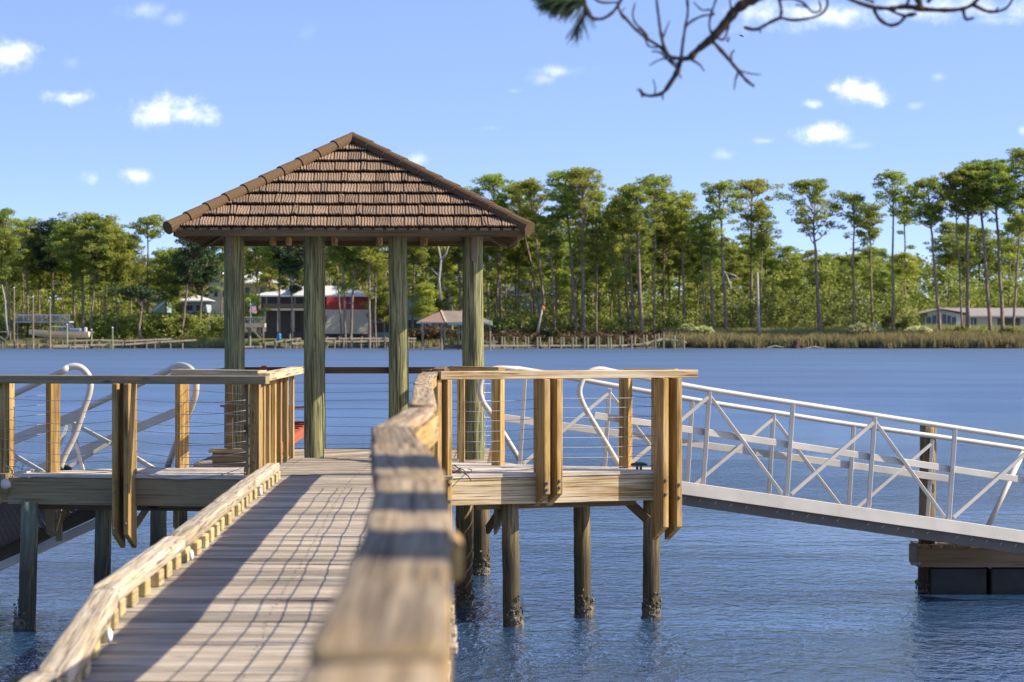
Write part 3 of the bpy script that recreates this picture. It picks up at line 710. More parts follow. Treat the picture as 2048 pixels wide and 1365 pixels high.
# one roof slope of raised grooved tiles, in local (a along the eave, b up the slope, h off the slope)
def slope_mesh():
    rg = random.Random(21); mb = MB(); rows = 8; rh = SLL/rows
    pat = [.175, .165, .075, .165, .19, .165, .16, .075, .17, .195]
    for r in range(rows):
        b0 = r*rh; a = -HW-.2-rg.uniform(0, .5); k = rg.randrange(10)
        while a < HW+.2:
            w = pat[k % 10]; k += 1
            if abs(a+w/2) < (HW-b0*math.cos(SL)*.97)+.25:
                nxx, nyy = 18, 5; vs = []; fs = []; us = []; ph = rg.uniform(0, 6); ng = max(2, round(w/.036)); cu = rg.uniform(-.03, .03); hh = rg.uniform(.044, .052); lift = (.008 if w < .1 else 0)
                bend = rg.uniform(.8, 1.8)
                for j in range(nyy+1):
                    for i in range(nxx+1):
                        s = i/nxx; t = j/nyy
                        sx = s+cu/w*math.sin(t*3.0*bend+ph)*.7*math.sin(math.pi*s)
                        g = .5+.5*math.cos(2*math.pi*(sx*ng))
                        h = hh*(1-t*.85)+lift-.010*g**1.6*(1 if 0 < i < nxx else 1.6)
                        aa = a+.003+s*(w-.006)
                        vs.append((aa, b0+t*(rh*.98)+(.006*math.sin(s*9+ph) if j == 0 else 0), h))
                for j in range(nyy):
                    for i in range(nxx): q = j*(nxx+1)+i; fs.append((q, q+1, q+nxx+2, q+nxx+1)); us.append([(0, 0)]*4)
                n0 = len(vs)
                for i in range(nxx+1): vs.append((vs[i][0], vs[i][1], vs[i][2]-.013))
                for i in range(nxx+1): vs.append((vs[i][0], b0+.05, -.002))
                for i in range(nxx): fs.append((n0+i, n0+i+1, i+1, i)); us.append([(0, 0)]*4); fs.append((n0+nxx+1+i, n0+nxx+2+i, n0+i+1, n0+i)); us.append([(0, 0)]*4)
                n1 = len(vs)
                for j in range(nyy+1):
                    for e in (0, nxx): vs.append((vs[j*(nxx+1)+e][0], vs[j*(nxx+1)+e][1], -.004))
                for j in range(nyy):
                    fs.append((j*(nxx+1), (j+1)*(nxx+1), n1+2*(j+1), n1+2*j)); us.append([(0, 0)]*4)
                    fs.append((j*(nxx+1)+nxx, n1+2*j+1, n1+2*(j+1)+1, (j+1)*(nxx+1)+nxx)); us.append([(0, 0)]*4)
                mb.add(vs, fs, us)
            a += w
    return mb
def build_slope(mb, q, name):
    # q = 0..3 quarter turns; build in place by transforming to gazebo frame
    me = bpy.data.meshes.new(name); me.from_pydata(mb.v, [], mb.f)
    at = me.attributes.new('rnd', 'FLOAT', 'POINT'); at.data.foreach_set('value', mb.r); me.uv_layers.new(name='UVMap')
    bm = bmesh.new(); bm.from_mesh(me)
    k = math.cos(SL)
    for s in (-1, 1):
        # hip line: |a| = HW - b*cos(SL)
        bmesh.ops.bisect_plane(bm, geom=bm.verts[:]+bm.edges[:]+bm.faces[:], plane_co=(s*HW, 0, 0), plane_no=(s*1, k, 0), clear_outer=True)
    c, s_ = math.cos(q*math.pi/2), math.sin(q*math.pi/2)
    for v in bm.verts:
        a, b, h = v.co
        x, y, z = a, -HW+b*math.cos(SL)-h*math.sin(SL), EZ+b*math.sin(SL)+h*math.cos(SL)
        x, y = x*c-y*s_, x*s_+y*c
        v.co = G(x, y, z)-GC
    bm.to_mesh(me); bm.free(); me.materials.append(M['tile'])
    o = bpy.data.objects.new(name, me); COL.objects.link(o); o.parent = gaz; return o
sm = slope_mesh()
for q in range(4): build_slope(sm, q, 'tiled_roof_slope')
def rot(q, x, y): c, s = math.cos(q*math.pi/2), math.sin(q*math.pi/2); return x*c-y*s, x*s+y*c
mb = MB()   # underlay boards below the tiles
for q in range(4):
    a = [(-HW, -HW, EZ-.006), (HW, -HW, EZ-.006), (0, 0, AZp-.006)]; b = [(-HW+.05, -HW+.05, EZ-.03), (HW-.05, -HW+.05, EZ-.03), (0, 0, AZp-.04)]
    vs = []
    for (x, y, z) in a+b: xx, yy = rot(q, x, y); vs.append(G(xx, yy, z))
    mb.add(vs, [(0, 1, 2), (5, 4, 3), (0, 3, 4, 1)], [[(0, 0), (4, 0), (2, 2)], [(2, 2), (4, 0), (0, 0)], [(0, 0)]*4])
mb.build('roof_underlay', M['dark'], gaz)
for q in range(4):   # hip caps
    mb = MB(); x, y = rot(q, -1, -1); p0 = G(x*(HW+.04), y*(HW+.04), EZ+.005); p1 = G(0, 0, AZp+.045); d = (p1-p0); L = d.length; d.normalize()
    side = d.cross(Vector((0, 0, 1))).normalized(); up = side.cross(d).normalized(); n = 10
    for i in range(n):
        a = p0+d*(L*i/n-.015); b = p0+d*(L*(i+1)/n+.03); r0, r1 = .086, .070; seg = 12; vs = []; fs = []; us = []
        full = (i == 0)
        for (c, rr) in ((a, r0), (a, r0-.014), (b, r1)):
            for k in range(seg+1):
                t = math.pi*(-.12+1.24*k/seg) if not full else 2*math.pi*k/seg
                vs.append(c+side*math.cos(t)*rr+up*(math.sin(t)*rr-.0))
        m_ = seg+1
        for k in range(seg):
            fs.append((k, k+1, 2*m_+k+1, 2*m_+k)); us.append([(0, 0)]*4); fs.append((m_+k, m_+k+1, k+1, k)); us.append([(0, 0)]*4)
            if not full or True: fs.append((m_+k+1, m_+k, 2*m_+k, 2*m_+k+1)); us.append([(0, 0)]*4)
        if full: fs.append(tuple(m_+k for k in range(seg, -1, -1))[:-1]); us.append([(0, 0)]*seg)
        mb.add(vs, fs, us)
    mb.build('hip_cap', M['cap'], gaz, smooth=False)
def gbeam(mb, a, b, w, h, **k): mb.beam(G(*a), G(*b), w, h, **k)
for q in range(4):
    mb = MB(); x0, y0 = rot(q, -HW+.03, -HW+.03); x1, y1 = rot(q, HW-.03, -HW+.03)
    gbeam(mb, (x0, y0, EZ-.055), (x1, y1, EZ-.055), .035, .085); mb.build('fascia_board', M['brown'], gaz, bevel=.004)
mb = MB()   # sawtooth tile ends seen below the side eaves
for q in range(4):
    for k in range(30):
        x, y = rot(q, -HW+.08+k*(2*HW-.16)/29, -HW+.0); gbeam(mb, (x, y, EZ-.01), (x+.001, y+.03*1, EZ-.01), .10, .03)
mb.build('eave_tile_edge', M['tile'], gaz)
for q in range(4):   # rafters and hip rafters
    for k in (-1.5, -.9, -.3, .3, .9, 1.5):
        mb = MB(); x0, y0 = rot(q, k, -HW+.06); x1, y1 = rot(q, k, -abs(k)-.03); f = (HW-.06-abs(k))/HW
        gbeam(mb, (x0, y0, EZ-.06), (x1, y1, EZ-.06+(HW-.06-abs(k))*math.tan(SL)), .04, .10); mb.build('rafter', M['brown'], gaz)
    mb = MB(); x0, y0 = rot(q, -HW+.07, -HW+.07); gbeam(mb, (x0, y0, EZ-.07), (0, 0, AZp-.1), .045, .14); mb.build('hip_rafter', M['brown'], gaz)
    mb = MB(); x0, y0 = rot(q, -1.58, -1.5); x1, y1 = rot(q, 1.58, -1.5); gbeam(mb, (x0, y0, EZ+.10), (x1, y1, EZ+.10), .09, .16); mb.build('roof_beam', M['brown'], gaz)
posts = [(X(465, 34.9), 34.9, 1), (X(625, 34.9), 34.9, 1), (X(795, 34.9), 34.9, 1), (X(947, 34.9), 34.9, 1),
         (X(472, 37.9), 37.9, 0), (X(633, 37.9), 37.9, 0), (X(795, 37.9), 37.9, 0), (X(942, 37.9), 37.9, 0)]
rg = random.Random(12)
for i, (x, y, fr) in enumerate(posts):
    mb = MB(); n = 14; pts = []; rr = []; r = .113
    for k in range(n+1):
        z = -.30+(2.80+.30)*k/n; pts.append((x+(.035 if i in (0, 2) else .02)*(1-k/n)*(1 if i < 4 else 0)+rg.uniform(-.003, .003), y+rg.uniform(-.003, .003), z)); rr.append(r*(1.08-.10*k/n)*rg.uniform(.985, 1.015))
    o = mb.tube(pts, rr, 24).build('round_post', M['post'], gaz, smooth=True)
    if i in (0, 3):   # bolted knee plates on the corner posts
        mb = MB(); dx = -.02 if i == 0 else .015; mb.box(x+dx-.035, x+dx+.035, y-.155, y-.105, 2.36, 2.70); mb.build('mounting_board', M['plate'], gaz, bevel=.004)
        for z in (2.44, 2.50): mb = MB(); mb.tube([(x+dx+.005, y-.15, z), (x+dx+.005, y-.17, z)], .017, 8); mb.build('bolt', M['bolt'], gaz)
    if i in (1, 2, 5, 6):
        for z in (2.56, 2.47): mb = MB(); mb.tube([(x-.17, y+.02, z), (x-.10, y+.02, z)], .010, 6); mb.tube([(x+.10, y+.02, z-.03), (x+.165, y+.02, z-.03)], .010, 6); mb.build('bolt', M['bolt'], gaz)
for px in (577, 669, 850, 545, 760): mb = MB(); c = P(px, 480, 36.2); mb.beam(c+Vector((0, -.2, -.02)), c+Vector((0, .3, -.02)), .045, .09); mb.build('ceiling_joist', M['tan'], gaz)
# floor
mb = MB(); y = 34.0
rgf = random.Random(2)
mbx = MB(); t = -4.2
A45 = R(58); ux = Vector((math.cos(A45), math.sin(A45), 0)); vx = Vector((-math.sin(A45), math.cos(A45), 0))
for k in range(-20, 40):
    c = Vector((-2.0, 36.2, -.09))+vx*(k*.155-1.5); mbx.obox(c+Vector((0, 0, rgf.uniform(-.003, .003))), ux*4.5, vx*.071, Vector((0, 0, .019)))
pls = [(Vector((-3.75, 36, 0)), Vector((-1, 0, 0))), (Vector((-.30, 36, 0)), Vector((1, 0, 0))), (Vector((0, 34.0, 0)), Vector((0, -1, 0))), (Vector((0, 38.1, 0)), Vector((0, 1, 0)))]
mbx.build('floor_boards', M['deck'], gaz, planes=pls)
mb = MB(); mb.box(-3.78, -.28, 33.93, 33.97, -.33, -.075); mb.box(-.30, -.26, 33.95, 38.12, -.33, -.075); mb.box(-3.8, -3.76, 33.95, 38.12, -.33, -.075); mb.box(-3.78, -.28, 38.12, 38.16, -.33, -.075); mb.build('floor_joist', M['brown'], gaz, bevel=.004)
mb = MB(); mb.beam((-3.75, 38.0, .975), (-.30, 38.0, .975), .13, .085); mb.build('back_rail', M['brown'], gaz, bevel=.005)
mb = MB(); mb.beam((-.34, 34.9, .975), (-.34, 38.0, .975), .13, .085); mb.beam((-.86, 33.4, 1.03), (-.86, 34.9, 1.03), .14, .07); mb.beam((-1.02, 33.6, 1.02), (-.36, 34.6, 1.02), .14, .07); mb.build('side_rail', M['brown'], gaz, bevel=.005)
mb = MB(); mb.beam((-3.72, 34.9, .975), (-3.72, 38.0, .975), .13, .085); mb.build('side_rail', M['brown'], gaz, bevel=.005)
for i in range(8):
    z = .80-.115*i; mb = MB(); mb.tube([(-3.72+k*.43, 38.0, z+.008*math.sin(k*1.3+i)) for k in range(9)], .0033, 6); mb.build('rail_cable', M['steel'], gaz, smooth=True)
    mb = MB(); mb.tube([(-.34, 35, z), (-.34, 38, z)], .0033, 6); mb.build('rail_cable', M['steel'], gaz, smooth=True)

# red slatted chairs inside the gazebo
def chair(x, y, rz, label):
    o = thing('adirondack_chair', label, 'chair', (x, y, -.068), 'red wooden chairs in the gazebo'); mdl = M['red']
    Rm = Matrix.Rotation(rz, 3, 'Z')
    def tp(p): v = Rm @ Vector(p); return (v.x+x, v.y+y, v.z-.068)
    def bb(name, boards):
        mb = MB()
        for (a, b, w, h) in boards: mb.beam(tp(a), tp(b), w, h, up=(0, 0, 1) if abs(a[2]-b[2]) < .5 else (0, 1, 0))
        mb.build(name, mdl, o, bevel=.004)
    bb('seat', [((-.26, -.28+i*.085, .40-i*.022), (.26, -.28+i*.085, .40-i*.022), .075, .022) for i in range(6)])
    for i in range(5):
        xx = (i-2)*.115; h = 1.08-abs(i-2)*.05
        bb('back_slat', [((xx*.9, .17, .30), (xx*1.15, .42, h), .10, .02)])
        mb = MB(); mb.tube([tp((xx*1.15, .41, h)), tp((xx*1.15, .44, h))], .05, 12); mb.build('slat_end', mdl, o)
    for s in (-1, 1):
        bb('armrest', [((s*.32, -.36, .60), (s*.32, .38, .60), .12, .024)])
        bb('leg', [((s*.29, -.28, 0), (s*.29, -.28, .59), .10, .03)]); bb('leg', [((s*.27, .30, 0), (s*.27, .36, .59), .09, .03)])
        bb('seat_rail', [((s*.26, -.33, .38), (s*.26, .50, .06), .03, .12)])
    return o
chair(-2.93, 36.3, R(150), 'red wooden chair half hidden behind the second gazebo post')
chair(-3.30, 36.6, R(200), 'red wooden chair with only its rounded back showing over the left rail')
# ================================================================== RIGHT GANGWAY
def gangway(name_lbl, near, far, railH, nst, st0, slopeinfo):
    pass
gw = thing('gangway', 'long silver truss gangway sloping down to the right from the sunlit platform', 'gangway', (2.2, 32, 0))
gw['group'] = 'aluminium gangways'
NA, NB = Vector((2.222, 32.0, .847)), Vector((5.124, 32.9, .387)); SV = (NB-NA)/3
FA, FB = Vector((3.09, 33.6, .545)), Vector((X(1864, 34.2), 34.2, Z(875, 34.2))); SF = (FB-FA)/2
def nearp(s, z=0): return NA+SV*s+Vector((0, 0, z))
def farp(s, z=0): return FA+SF*(s-2)+Vector((0, 0, z))       # far apex at px 1547 pairs with station 2
def mtube(pts, r, name, par, mat='alu', seg=12): mb = MB(); mb.tube(pts, r, seg); return mb.build(name, M[mat], par, smooth=True)
def sub(pts, n=3):  # Catmull-Rom smoothing
    out = []
    P_ = [Vector(p) for p in pts]; P_ = [P_[0]*2-P_[1]]+P_+[P_[-1]*2-P_[-2]]
    for i in range(1, len(P_)-2):
        for k in range(n):
            t = k/n; a, b, c, d = P_[i-1:i+3]
            out.append(.5*((2*b)+(c-a)*t+(2*a-5*b+4*c-d)*t*t+(3*b-a-3*c+d)*t**3))
    out.append(P_[-2]); return out
nc = [(1364, 766), (1233, 745), (1205, 739), (1186, 741), (1172, 750), (1163, 766), (1159, 785), (1165, 806), (1179, 832), (1233, 922), (1240, 938)]
pts = [P(x, y, 31.95-.0022*(1364-x)) for x, y in nc]
mtube(sub([nearp(4.6), nearp(2), nearp(0)]+pts[1:]), .031, 'handrail', gw)
fc = [(1219, 779), (1074, 744), (1028, 738), (995, 737), (976, 744), (964, 760), (960, 783), (967, 806), (985, 832), (1040, 921), (1048, 940)]
pts = [P(x, y, 33.3-.0018*(1219-x)) for x, y in fc]
endf = P(2036, 897, 34.5)
mtube(sub([P(2052, 935, 34.5), P(2050, 908, 34.5), endf, farp(3), farp(2), farp(1)]+pts[1:]), .031, 'handrail', gw)
mtube([P(2046, 905, 34.5), P(1974, 1058, 34.05)], .034, 'end_strut', gw)
def bar(a, b, w, h, name, par=gw, mat='alu', up=(0, 0, 1)):
    mb = MB(); mb.beam(a, b, w, h, up=up); return mb.build(name, M[mat], par, bevel=.004)
CH = -1.06
for s in range(-1, 5):
    bar(nearp(s, -.02), nearp(s, CH)+Vector((-.07, 0, 0)), .05, .05, 'upright', up=(0, 1, 0))
for s in (0, 2, 4):
    for q in (-1, 1):
        if s+q > 4: continue
        bar(nearp(s, -.07), nearp(s+q, CH+.02)+Vector((-.07-.05*q, 0, 0)), .042, .042, 'diagonal', up=(0, 1, 0))
bar(nearp(4, CH+.03)+Vector((-.1, 0, 0)), nearp(5, -.1), .042, .042, 'diagonal', up=(0, 1, 0))
for s in (-1, 0, 1, 2, 3, 4): bar(farp(s, -.02), farp(s, CH)+Vector((-.06, 0, 0)), .048, .048, 'upright', up=(0, 1, 0))
for s in (0, 2, 4):
    for q in (-1, 1):
        if s+q > 4: continue
        bar(farp(s, -.07), farp(s+q, CH+.02)+Vector((-.06-.04*q, 0, 0)), .04, .04, 'diagonal', up=(0, 1, 0))
bar(nearp(-1.35, -.485)+Vector((0, .05, 0)), nearp(4.6, -.485)+Vector((0, .05, 0)), .012, .078, 'middle_rail')
bar(P(986, 833, 32.9), farp(4.2, -.467)-Vector((0, .05, 0)), .012, .085, 'middle_rail')
# bottom chords, deck and cross members
bar(nearp(-1.4, CH-.075)+Vector((-.08, -.02, 0)), nearp(4.6, CH-.075)+Vector((-.08, -.02, 0)), .07, .145, 'bottom_chord')
bar(farp(-1.4, CH-.075), farp(4, CH-.075), .07, .145, 'bottom_chord')
mb = MB(); n = 44
for k in range(n):
    s0 = -1.3+5.6*k/n; a = nearp(s0, CH-.10)+Vector((-.08, .03, 0)); b = farp(s0+.05, CH-.10); mb.beam(a, b, .105, .02)
mb.build('deck_grating', M['aludark'], gw)
bar(nearp(-1.3, CH-.205)+Vector((-.08, .03, 0)), nearp(4.6, CH-.215)+Vector((-.08, .03, 0)), .03, .13, 'under_chord', mat='aludark')
mb = MB()
for k in range(26):
    s0 = -.2+k*.185
    if k % 6 == 5: continue
    a = nearp(s0, CH-.175)+Vector((-.08, .010, 0)); mb.beam(a+Vector((-.03, 0, -.035)), a+Vector((0.0, 0, .0)), .006, .006)
mb.build('clip', M['alu'], gw)

# ================================================================== LEFT GANGWAY
gl = thing('gangway', 'steep silver gangway in shade running down to the left behind the left platform', 'gangway', (-4.2, 32, 0)); gl['group'] = 'aluminium gangways'
T1a, T1b = P(318, 750, 32.2), P(121, 840, 33.3); D1 = (T1b-T1a)
def c1(s, z=0): return T1a+D1*s+Vector((0, 0, z))
T2a, T2b = P(118, 746, 31.0), P(20, 792, 31.5); D2 = (T2b-T2a)
def c2(s, z=0): return T2a+D2*s+Vector((0, 0, z))
k1 = [(318, 750), (342, 738), (359, 731.5), (374, 734), (386, 744), (392, 762), (391, 789), (380, 820), (358, 874), (335, 934)]
mtube(sub([c1(2.2), c1(1)]+[P(x, y, 32.15-.008*(x-318)) for x, y in k1]), .036, 'handrail', gl)
k2 = [(118, 746), (135, 736), (150, 733), (164, 737), (176, 750), (181, 766), (178, 790), (165, 826), (150, 870), (128, 915), (120, 938)]
mtube(sub([c2(2.5), c2(1)]+[P(x, y, 30.95) for x, y in k2]), .036, 'handrail', gl)
bar(P(382, 812, 32.2), c1(2.2, -.43), .015, .10, 'middle_rail', gl); bar(P(168, 826, 31.0), c2(2.5, -.44), .015, .11, 'middle_rail', gl)
for s in (1.3, 2.1): bar(c1(s, -.43), c1(s, -1.1), .05, .05, 'upright', gl, up=(0, 1, 0))
for (a, b) in (((142, 845), (220, 886)), ((220, 886), (127, 941)), ((142, 845), (168, 950)), ((220, 886), (310, 938)), ((135, 850), (112, 905))):
    bar(P(*a, 32.6), P(*b, 32.5), .045, .045, 'diagonal', gl, up=(0, 1, 0))
bar(P(15, 903, 31.4), P(92, 948, 31.1), .045, .045, 'diagonal', gl, up=(0, 1, 0))
bar(P(278, 920, 32), P(310, 940, 32), .045, .045, 'diagonal', gl, up=(0, 1, 0))
A_, B_ = P(215, 1008, 32.6), P(-40, 1128, 34.3)
bar(A_, B_, .06, .16, 'bottom_chord', gl, 'dark'); C_, D_ = P(60, 960, 31.4), P(-60, 1015, 32.3)
bar(C_, D_, .06, .2, 'bottom_chord', gl)
mb = MB()
for k in range(26):
    t = k/25; a = A_+(B_-A_)*t; b = C_+(D_-C_)*(t*1.6-.5); a = a+Vector((0, 0, .06)); mb.beam(a, b+Vector((0, 0, .03)), .06, .02, r=(k % 5)/5)
mb.build('deck_tread', M['tread'], gl)
bar(A_+Vector((.1, 0, -.12)), B_+Vector((0, 0, -.14)), .05, .10, 'under_chord', gl, 'alu')

# ================================================================== FLOATING DOCK + MOORING PILE
fd = thing('floating_dock', 'low floating dock with brown timber side on black floats', 'floating dock', (6.5, 34, WZ))
x0 = X(1835, 34.0); zt = Z(1097, 34.0)
mb = MB(); mb.box(x0, 9.5, 34.0, 34.045, zt-.225, zt); mb.box(x0, x0+.045, 34.047, 34.75, zt-.225, zt); mb.build('timber_side', M['dockwood'], fd, bevel=.005)
mb = MB(); x = x0+.02
while x < 9.4: mb.box(x, x+.14, 33.98, 34.75, zt+.002, zt+.036); x += .15
mb.build('decking', M['dockwood'], fd)
for a, b in ((X(1862, 34.1), X(1974, 34.1)), (X(1982, 34.1), 8.0)): mb = MB(); mb.box(a, b, 34.12, 34.7, WZ-.25, zt-.24); mb.build('float', M['plastic'], fd, bevel=.02)
mb = MB(); mb.box(X(1880, 34.4), 8, 34.45, 34.65, WZ+.02, zt-.23); mb.build('float_gap_shade', M['dark'], fd)  # added dark box, stands in for the shade in the gap between floats
mb = MB(); mb.beam((X(1892, 34.5), 34.5, zt+.085), (8.5, 34.5, zt+.085), .14, .09); mb.build('bearer', M['dark'], fd, bevel=.005)
mb = MB(); mb.beam((x0-.09, 33.97, zt-.175), (x0+.03, 33.97, zt-.175), .05, .05); mb.build('cleat', M['bolt'], fd, bevel=.015)
mp = thing('mooring_pile', 'tall round pile rising behind the right gangway beside the floating dock', 'piling', (X(1856, 34.8), 34.8, WZ))
d = 34.3; mb = MB(); rg = random.Random(4); n = 16
mb.tube([(X(1850, d)+.04*(k/n), d, WZ-1.2+(Z(850, d)-WZ+1.2)*k/n) for k in range(n+1)], [.103*(1.04-.07*k/n)*rg.uniform(.985, 1.015) for k in range(n+1)], 20); mb.build('shaft', M['pile'], mp, smooth=True)
mb = MB()
for k in range(60):
    a = rg.uniform(0, 6.283); z = WZ+rg.uniform(-.02, .14); c = Vector((X(1850, d)+math.cos(a)*.11, d+math.sin(a)*.11, z)); no = Vector((math.cos(a), math.sin(a), .1)); t = no.cross(Vector((0, rg.random(), 1))).normalized(); b = no.cross(t); s = rg.uniform(.014, .034)
    mb.add([c+t*s, c+b*s, c-t*s, c-b*s, c+no*s], [(0, 1, 4), (1, 2, 4), (2, 3, 4), (3, 0, 4)], [[(0, 0)]*3]*4)
mb.build('oyster_crust', M['oyster'], mp)

# ================================================================== NEAR PINE: branch over the view, stems off frame
def zp(x, y, d=10.0): return P(1040+x/2.032, y/2.032, d)
br = thing('pine_branch', 'bare dark pine branch with knobbly twigs reaching down across the top right of the sky', 'branch', zp(1500, -150))
def limb(pl, r0, r1, name='twig', d0=10.0, dd=0.0, par=br, seg=8, knob=True):
    pts = sub([zp(x, y, d0+dd*i) for i, (x, y) in enumerate(pl)], 4); n = len(pts); rg = random.Random(int(pl[0][0]*7+pl[-1][1]))
    rr = [(r0+(r1-r0)*i/(n-1))*(rg.uniform(.85, 1.3) if knob else 1) for i in range(n)]
    mb = MB(); mb.tube(pts, rr, seg); return mb.build(name, M['twig'], par, smooth=True)
limb([(1500, -420), (1250, -200), (1050, -60), (960, -10), (890, 30), (850, 75), (810, 125), (770, 165), (720, 205), (690, 235), (655, 245), (640, 290), (610, 340), (580, 378), (540, 390), (505, 385), (487, 362)], .020, .0035, 'limb')
limb([(2300, -260), (1900, -120), (1640, -30), (1625, 20), (1618, 42)], .018, .009, 'limb')
limb([(1640, 35), (1560, 28), (1510, 35), (1450, 32), (1400, 20), (1330, -8), (1250, -60)], .009, .005)
limb([(1600, 35), (1700, 42), (1780, 40), (1830, 25), (1865, -8), (1900, -60)], .009, .005)
for pl, a, b in [
 ([(500, 395), (487, 368), (475, 366)], .006, .003), ([(545, 390), (550, 360), (541, 322)], .004, .002), ([(575, 378), (582, 395), (578, 408)], .005, .002),
 ([(660, 238), (620, 235), (590, 215), (570, 192), (520, 160), (470, 120), (430, 75), (405, 45), (402, 15), (425, -30)], .010, .004),
 ([(425, 80), (408, 55), (428, 32)], .004, .002), ([(520, 150), (500, 125), (470, 95), (458, 60), (468, 12)], .006, .003),
 ([(600, 225), (582, 180), (570, 120), (562, 60), (552, -20)], .009, .005), ([(578, 165), (590, 130), (608, 84)], .005, .002), ([(655, 235), (662, 175), (672, 110), (682, 50), (678, -20)], .008, .005),
 ([(672, 110), (700, 85), (745, 65), (790, 60)], .006, .004), ([(790, 60), (770, 40), (740, 42), (705, 10)], .005, .003), ([(560, 195), (520, 185), (500, 130), (470, 118)], .005, .003),
 ([(640, 262), (600, 240), (565, 245), (525, 268)], .006, .002), ([(650, 285), (620, 262), (570, 215), (535, 210)], .006, .003), ([(690, 240), (728, 262), (750, 292)], .006, .003), ([(640, 300), (655, 312), (648, 322)], .004, .002),
 ([(780, 165), (830, 220), (862, 258), (885, 285), (918, 325), (952, 352)], .010, .006), ([(885, 285), (935, 300), (980, 304)], .005, .002), ([(888, 290), (876, 325), (870, 365)], .005, .002), ([(860, 250), (858, 222), (872, 204)], .006, .003),
 ([(785, 150), (770, 110), (776, 60), (800, -10)], .006, .004), ([(790, 150), (825, 162), (842, 130), (850, 90), (858, 40), (850, -10)], .006, .004), ([(842, 160), (845, 170), (850, 150)], .005, .003),
 ([(910, 112), (960, 120), (1020, 90), (1060, 75), (1110, 83), (1180, 75), (1228, 55), (1250, 18), (1240, -20)], .008, .005), ([(1058, 78), (1062, 40), (1050, -15)], .008, .006), ([(975, 112), (977, 135)], .005, .003),
 ([(1050, 0), (1100, -5), (1150, 12), (1190, 50), (1222, 40), (1214, 0)], .006, .004), ([(1190, 50), (1165, 30), (1120, 20)], .004, .003),
 ([(1430, 20), (1458, 75), (1500, 103), (1540, 95), (1575, 62), (1612, 58)], .009, .006), ([(1480, 30), (1550, 62), (1600, 66)], .007, .005), ([(1440, 10), (1400, -5), (1360, -30)], .007, .004),
 ([(1800, 40), (1812, 78), (1845, 74)], .008, .005), ([(1840, 20), (1900, 47), (1950, 45), (1985, 25), (2012, -25)], .009, .005), ([(1655, 10), (1700, -30)], .009, .007), ([(1560, 30), (1580, 0), (1560, -40)], .007, .005), ([(1930, 48), (1945, 30)], .005, .003),
 ([(240, -40), (262, 5), (270, 50), (300, 75), (340, 75), (382, 45), (418, -10)], .009, .006), ([(270, 55), (245, 95), (225, 150)], .006, .003), ([(280, -20), (330, 10), (400, 10)], .006, .004)]:
    limb(pl, a*.72, b*.8)
for pl in ([(420, -20), (700, -160), (1000, -120)], [(552, -20), (650, -90), (900, -60)], [(1240, -20), (1300, -120)], [(1050, -15), (1080, -90), (1150, -160)], [(2012, -25), (2100, -120)], [(1865, -10), (1900, -140)], [(240, -40), (300, -150), (600, -200)]): limb(pl, .008, .014)
mb = MB(); rg = random.Random(8)
for k in range(900):
    t = rg.random(); bx, by = 262-t*110, 10-t*25+rg.uniform(-8, 12); a = R(rg.gauss(162, 26)); L = rg.uniform(60, 120)
    ex, ey = bx+math.cos(a)*L, by+math.sin(a)*L*.85
    d = 10+rg.uniform(-.12, .12); p, q = zp(bx, by, d), zp(ex, ey, d+rg.uniform(-.05, .05)); m_ = (p+q)/2+Vector((0, 0, .006)); mb.tube([p, m_, q], [.0019, .0018, .001], 3, False)
for k in range(90):
    bx, by = rg.choice([(250, 70), (270, 20), (240, 90)]); a = R(rg.uniform(60, 130)); L = rg.uniform(60, 110); p, q = zp(bx, by), zp(bx+math.cos(a)*L, by+math.sin(a)*L); mb.tube([p, q], [.0013, .0007], 3, False)
mb.build('needle_tuft', M['needledark'], br)
def pts_ring(): pass
off = thing('pine_tree', 'tall pine standing out of view on the right, whose stems shade the handrail', 'tree', (4.5, 7.5, -1.4))
for (x, y, r, w) in ((4.6, 6.8, .48, 1), (4.2, 5.3, .42, 1), (4.0, 4.1, .38, 1)):
    mb = MB(); mb.tube([(x+.02*math.sin(z*2), y+.03*math.sin(z), z) for z in np.linspace(-2.2, 9, 14)], [r*(1.05-.03*k) for k in range(14)], 14); mb.build('trunk', M['bark'], off, smooth=True)
bd = MB(); c = P(1483, 72, 60); bd.tube([c+Vector((-.05, 0, .02)), c, c+Vector((.05, 0, -.02))], [.006, .02, .006], 6); 
bd.add([c, c+Vector((.02, 0, .01)), c+Vector((-.06, .05, .03))], [(0, 1, 2)], [[(0, 0)]*3]); bd.add([c, c+Vector((.03, 0, .0)), c+Vector((.07, -.05, .0))], [(0, 1, 2)], [[(0, 0)]*3])
tag(bd.build('flying_bird', M['twig']), 'tiny dark bird flying in the blue sky under the branch', 'bird')
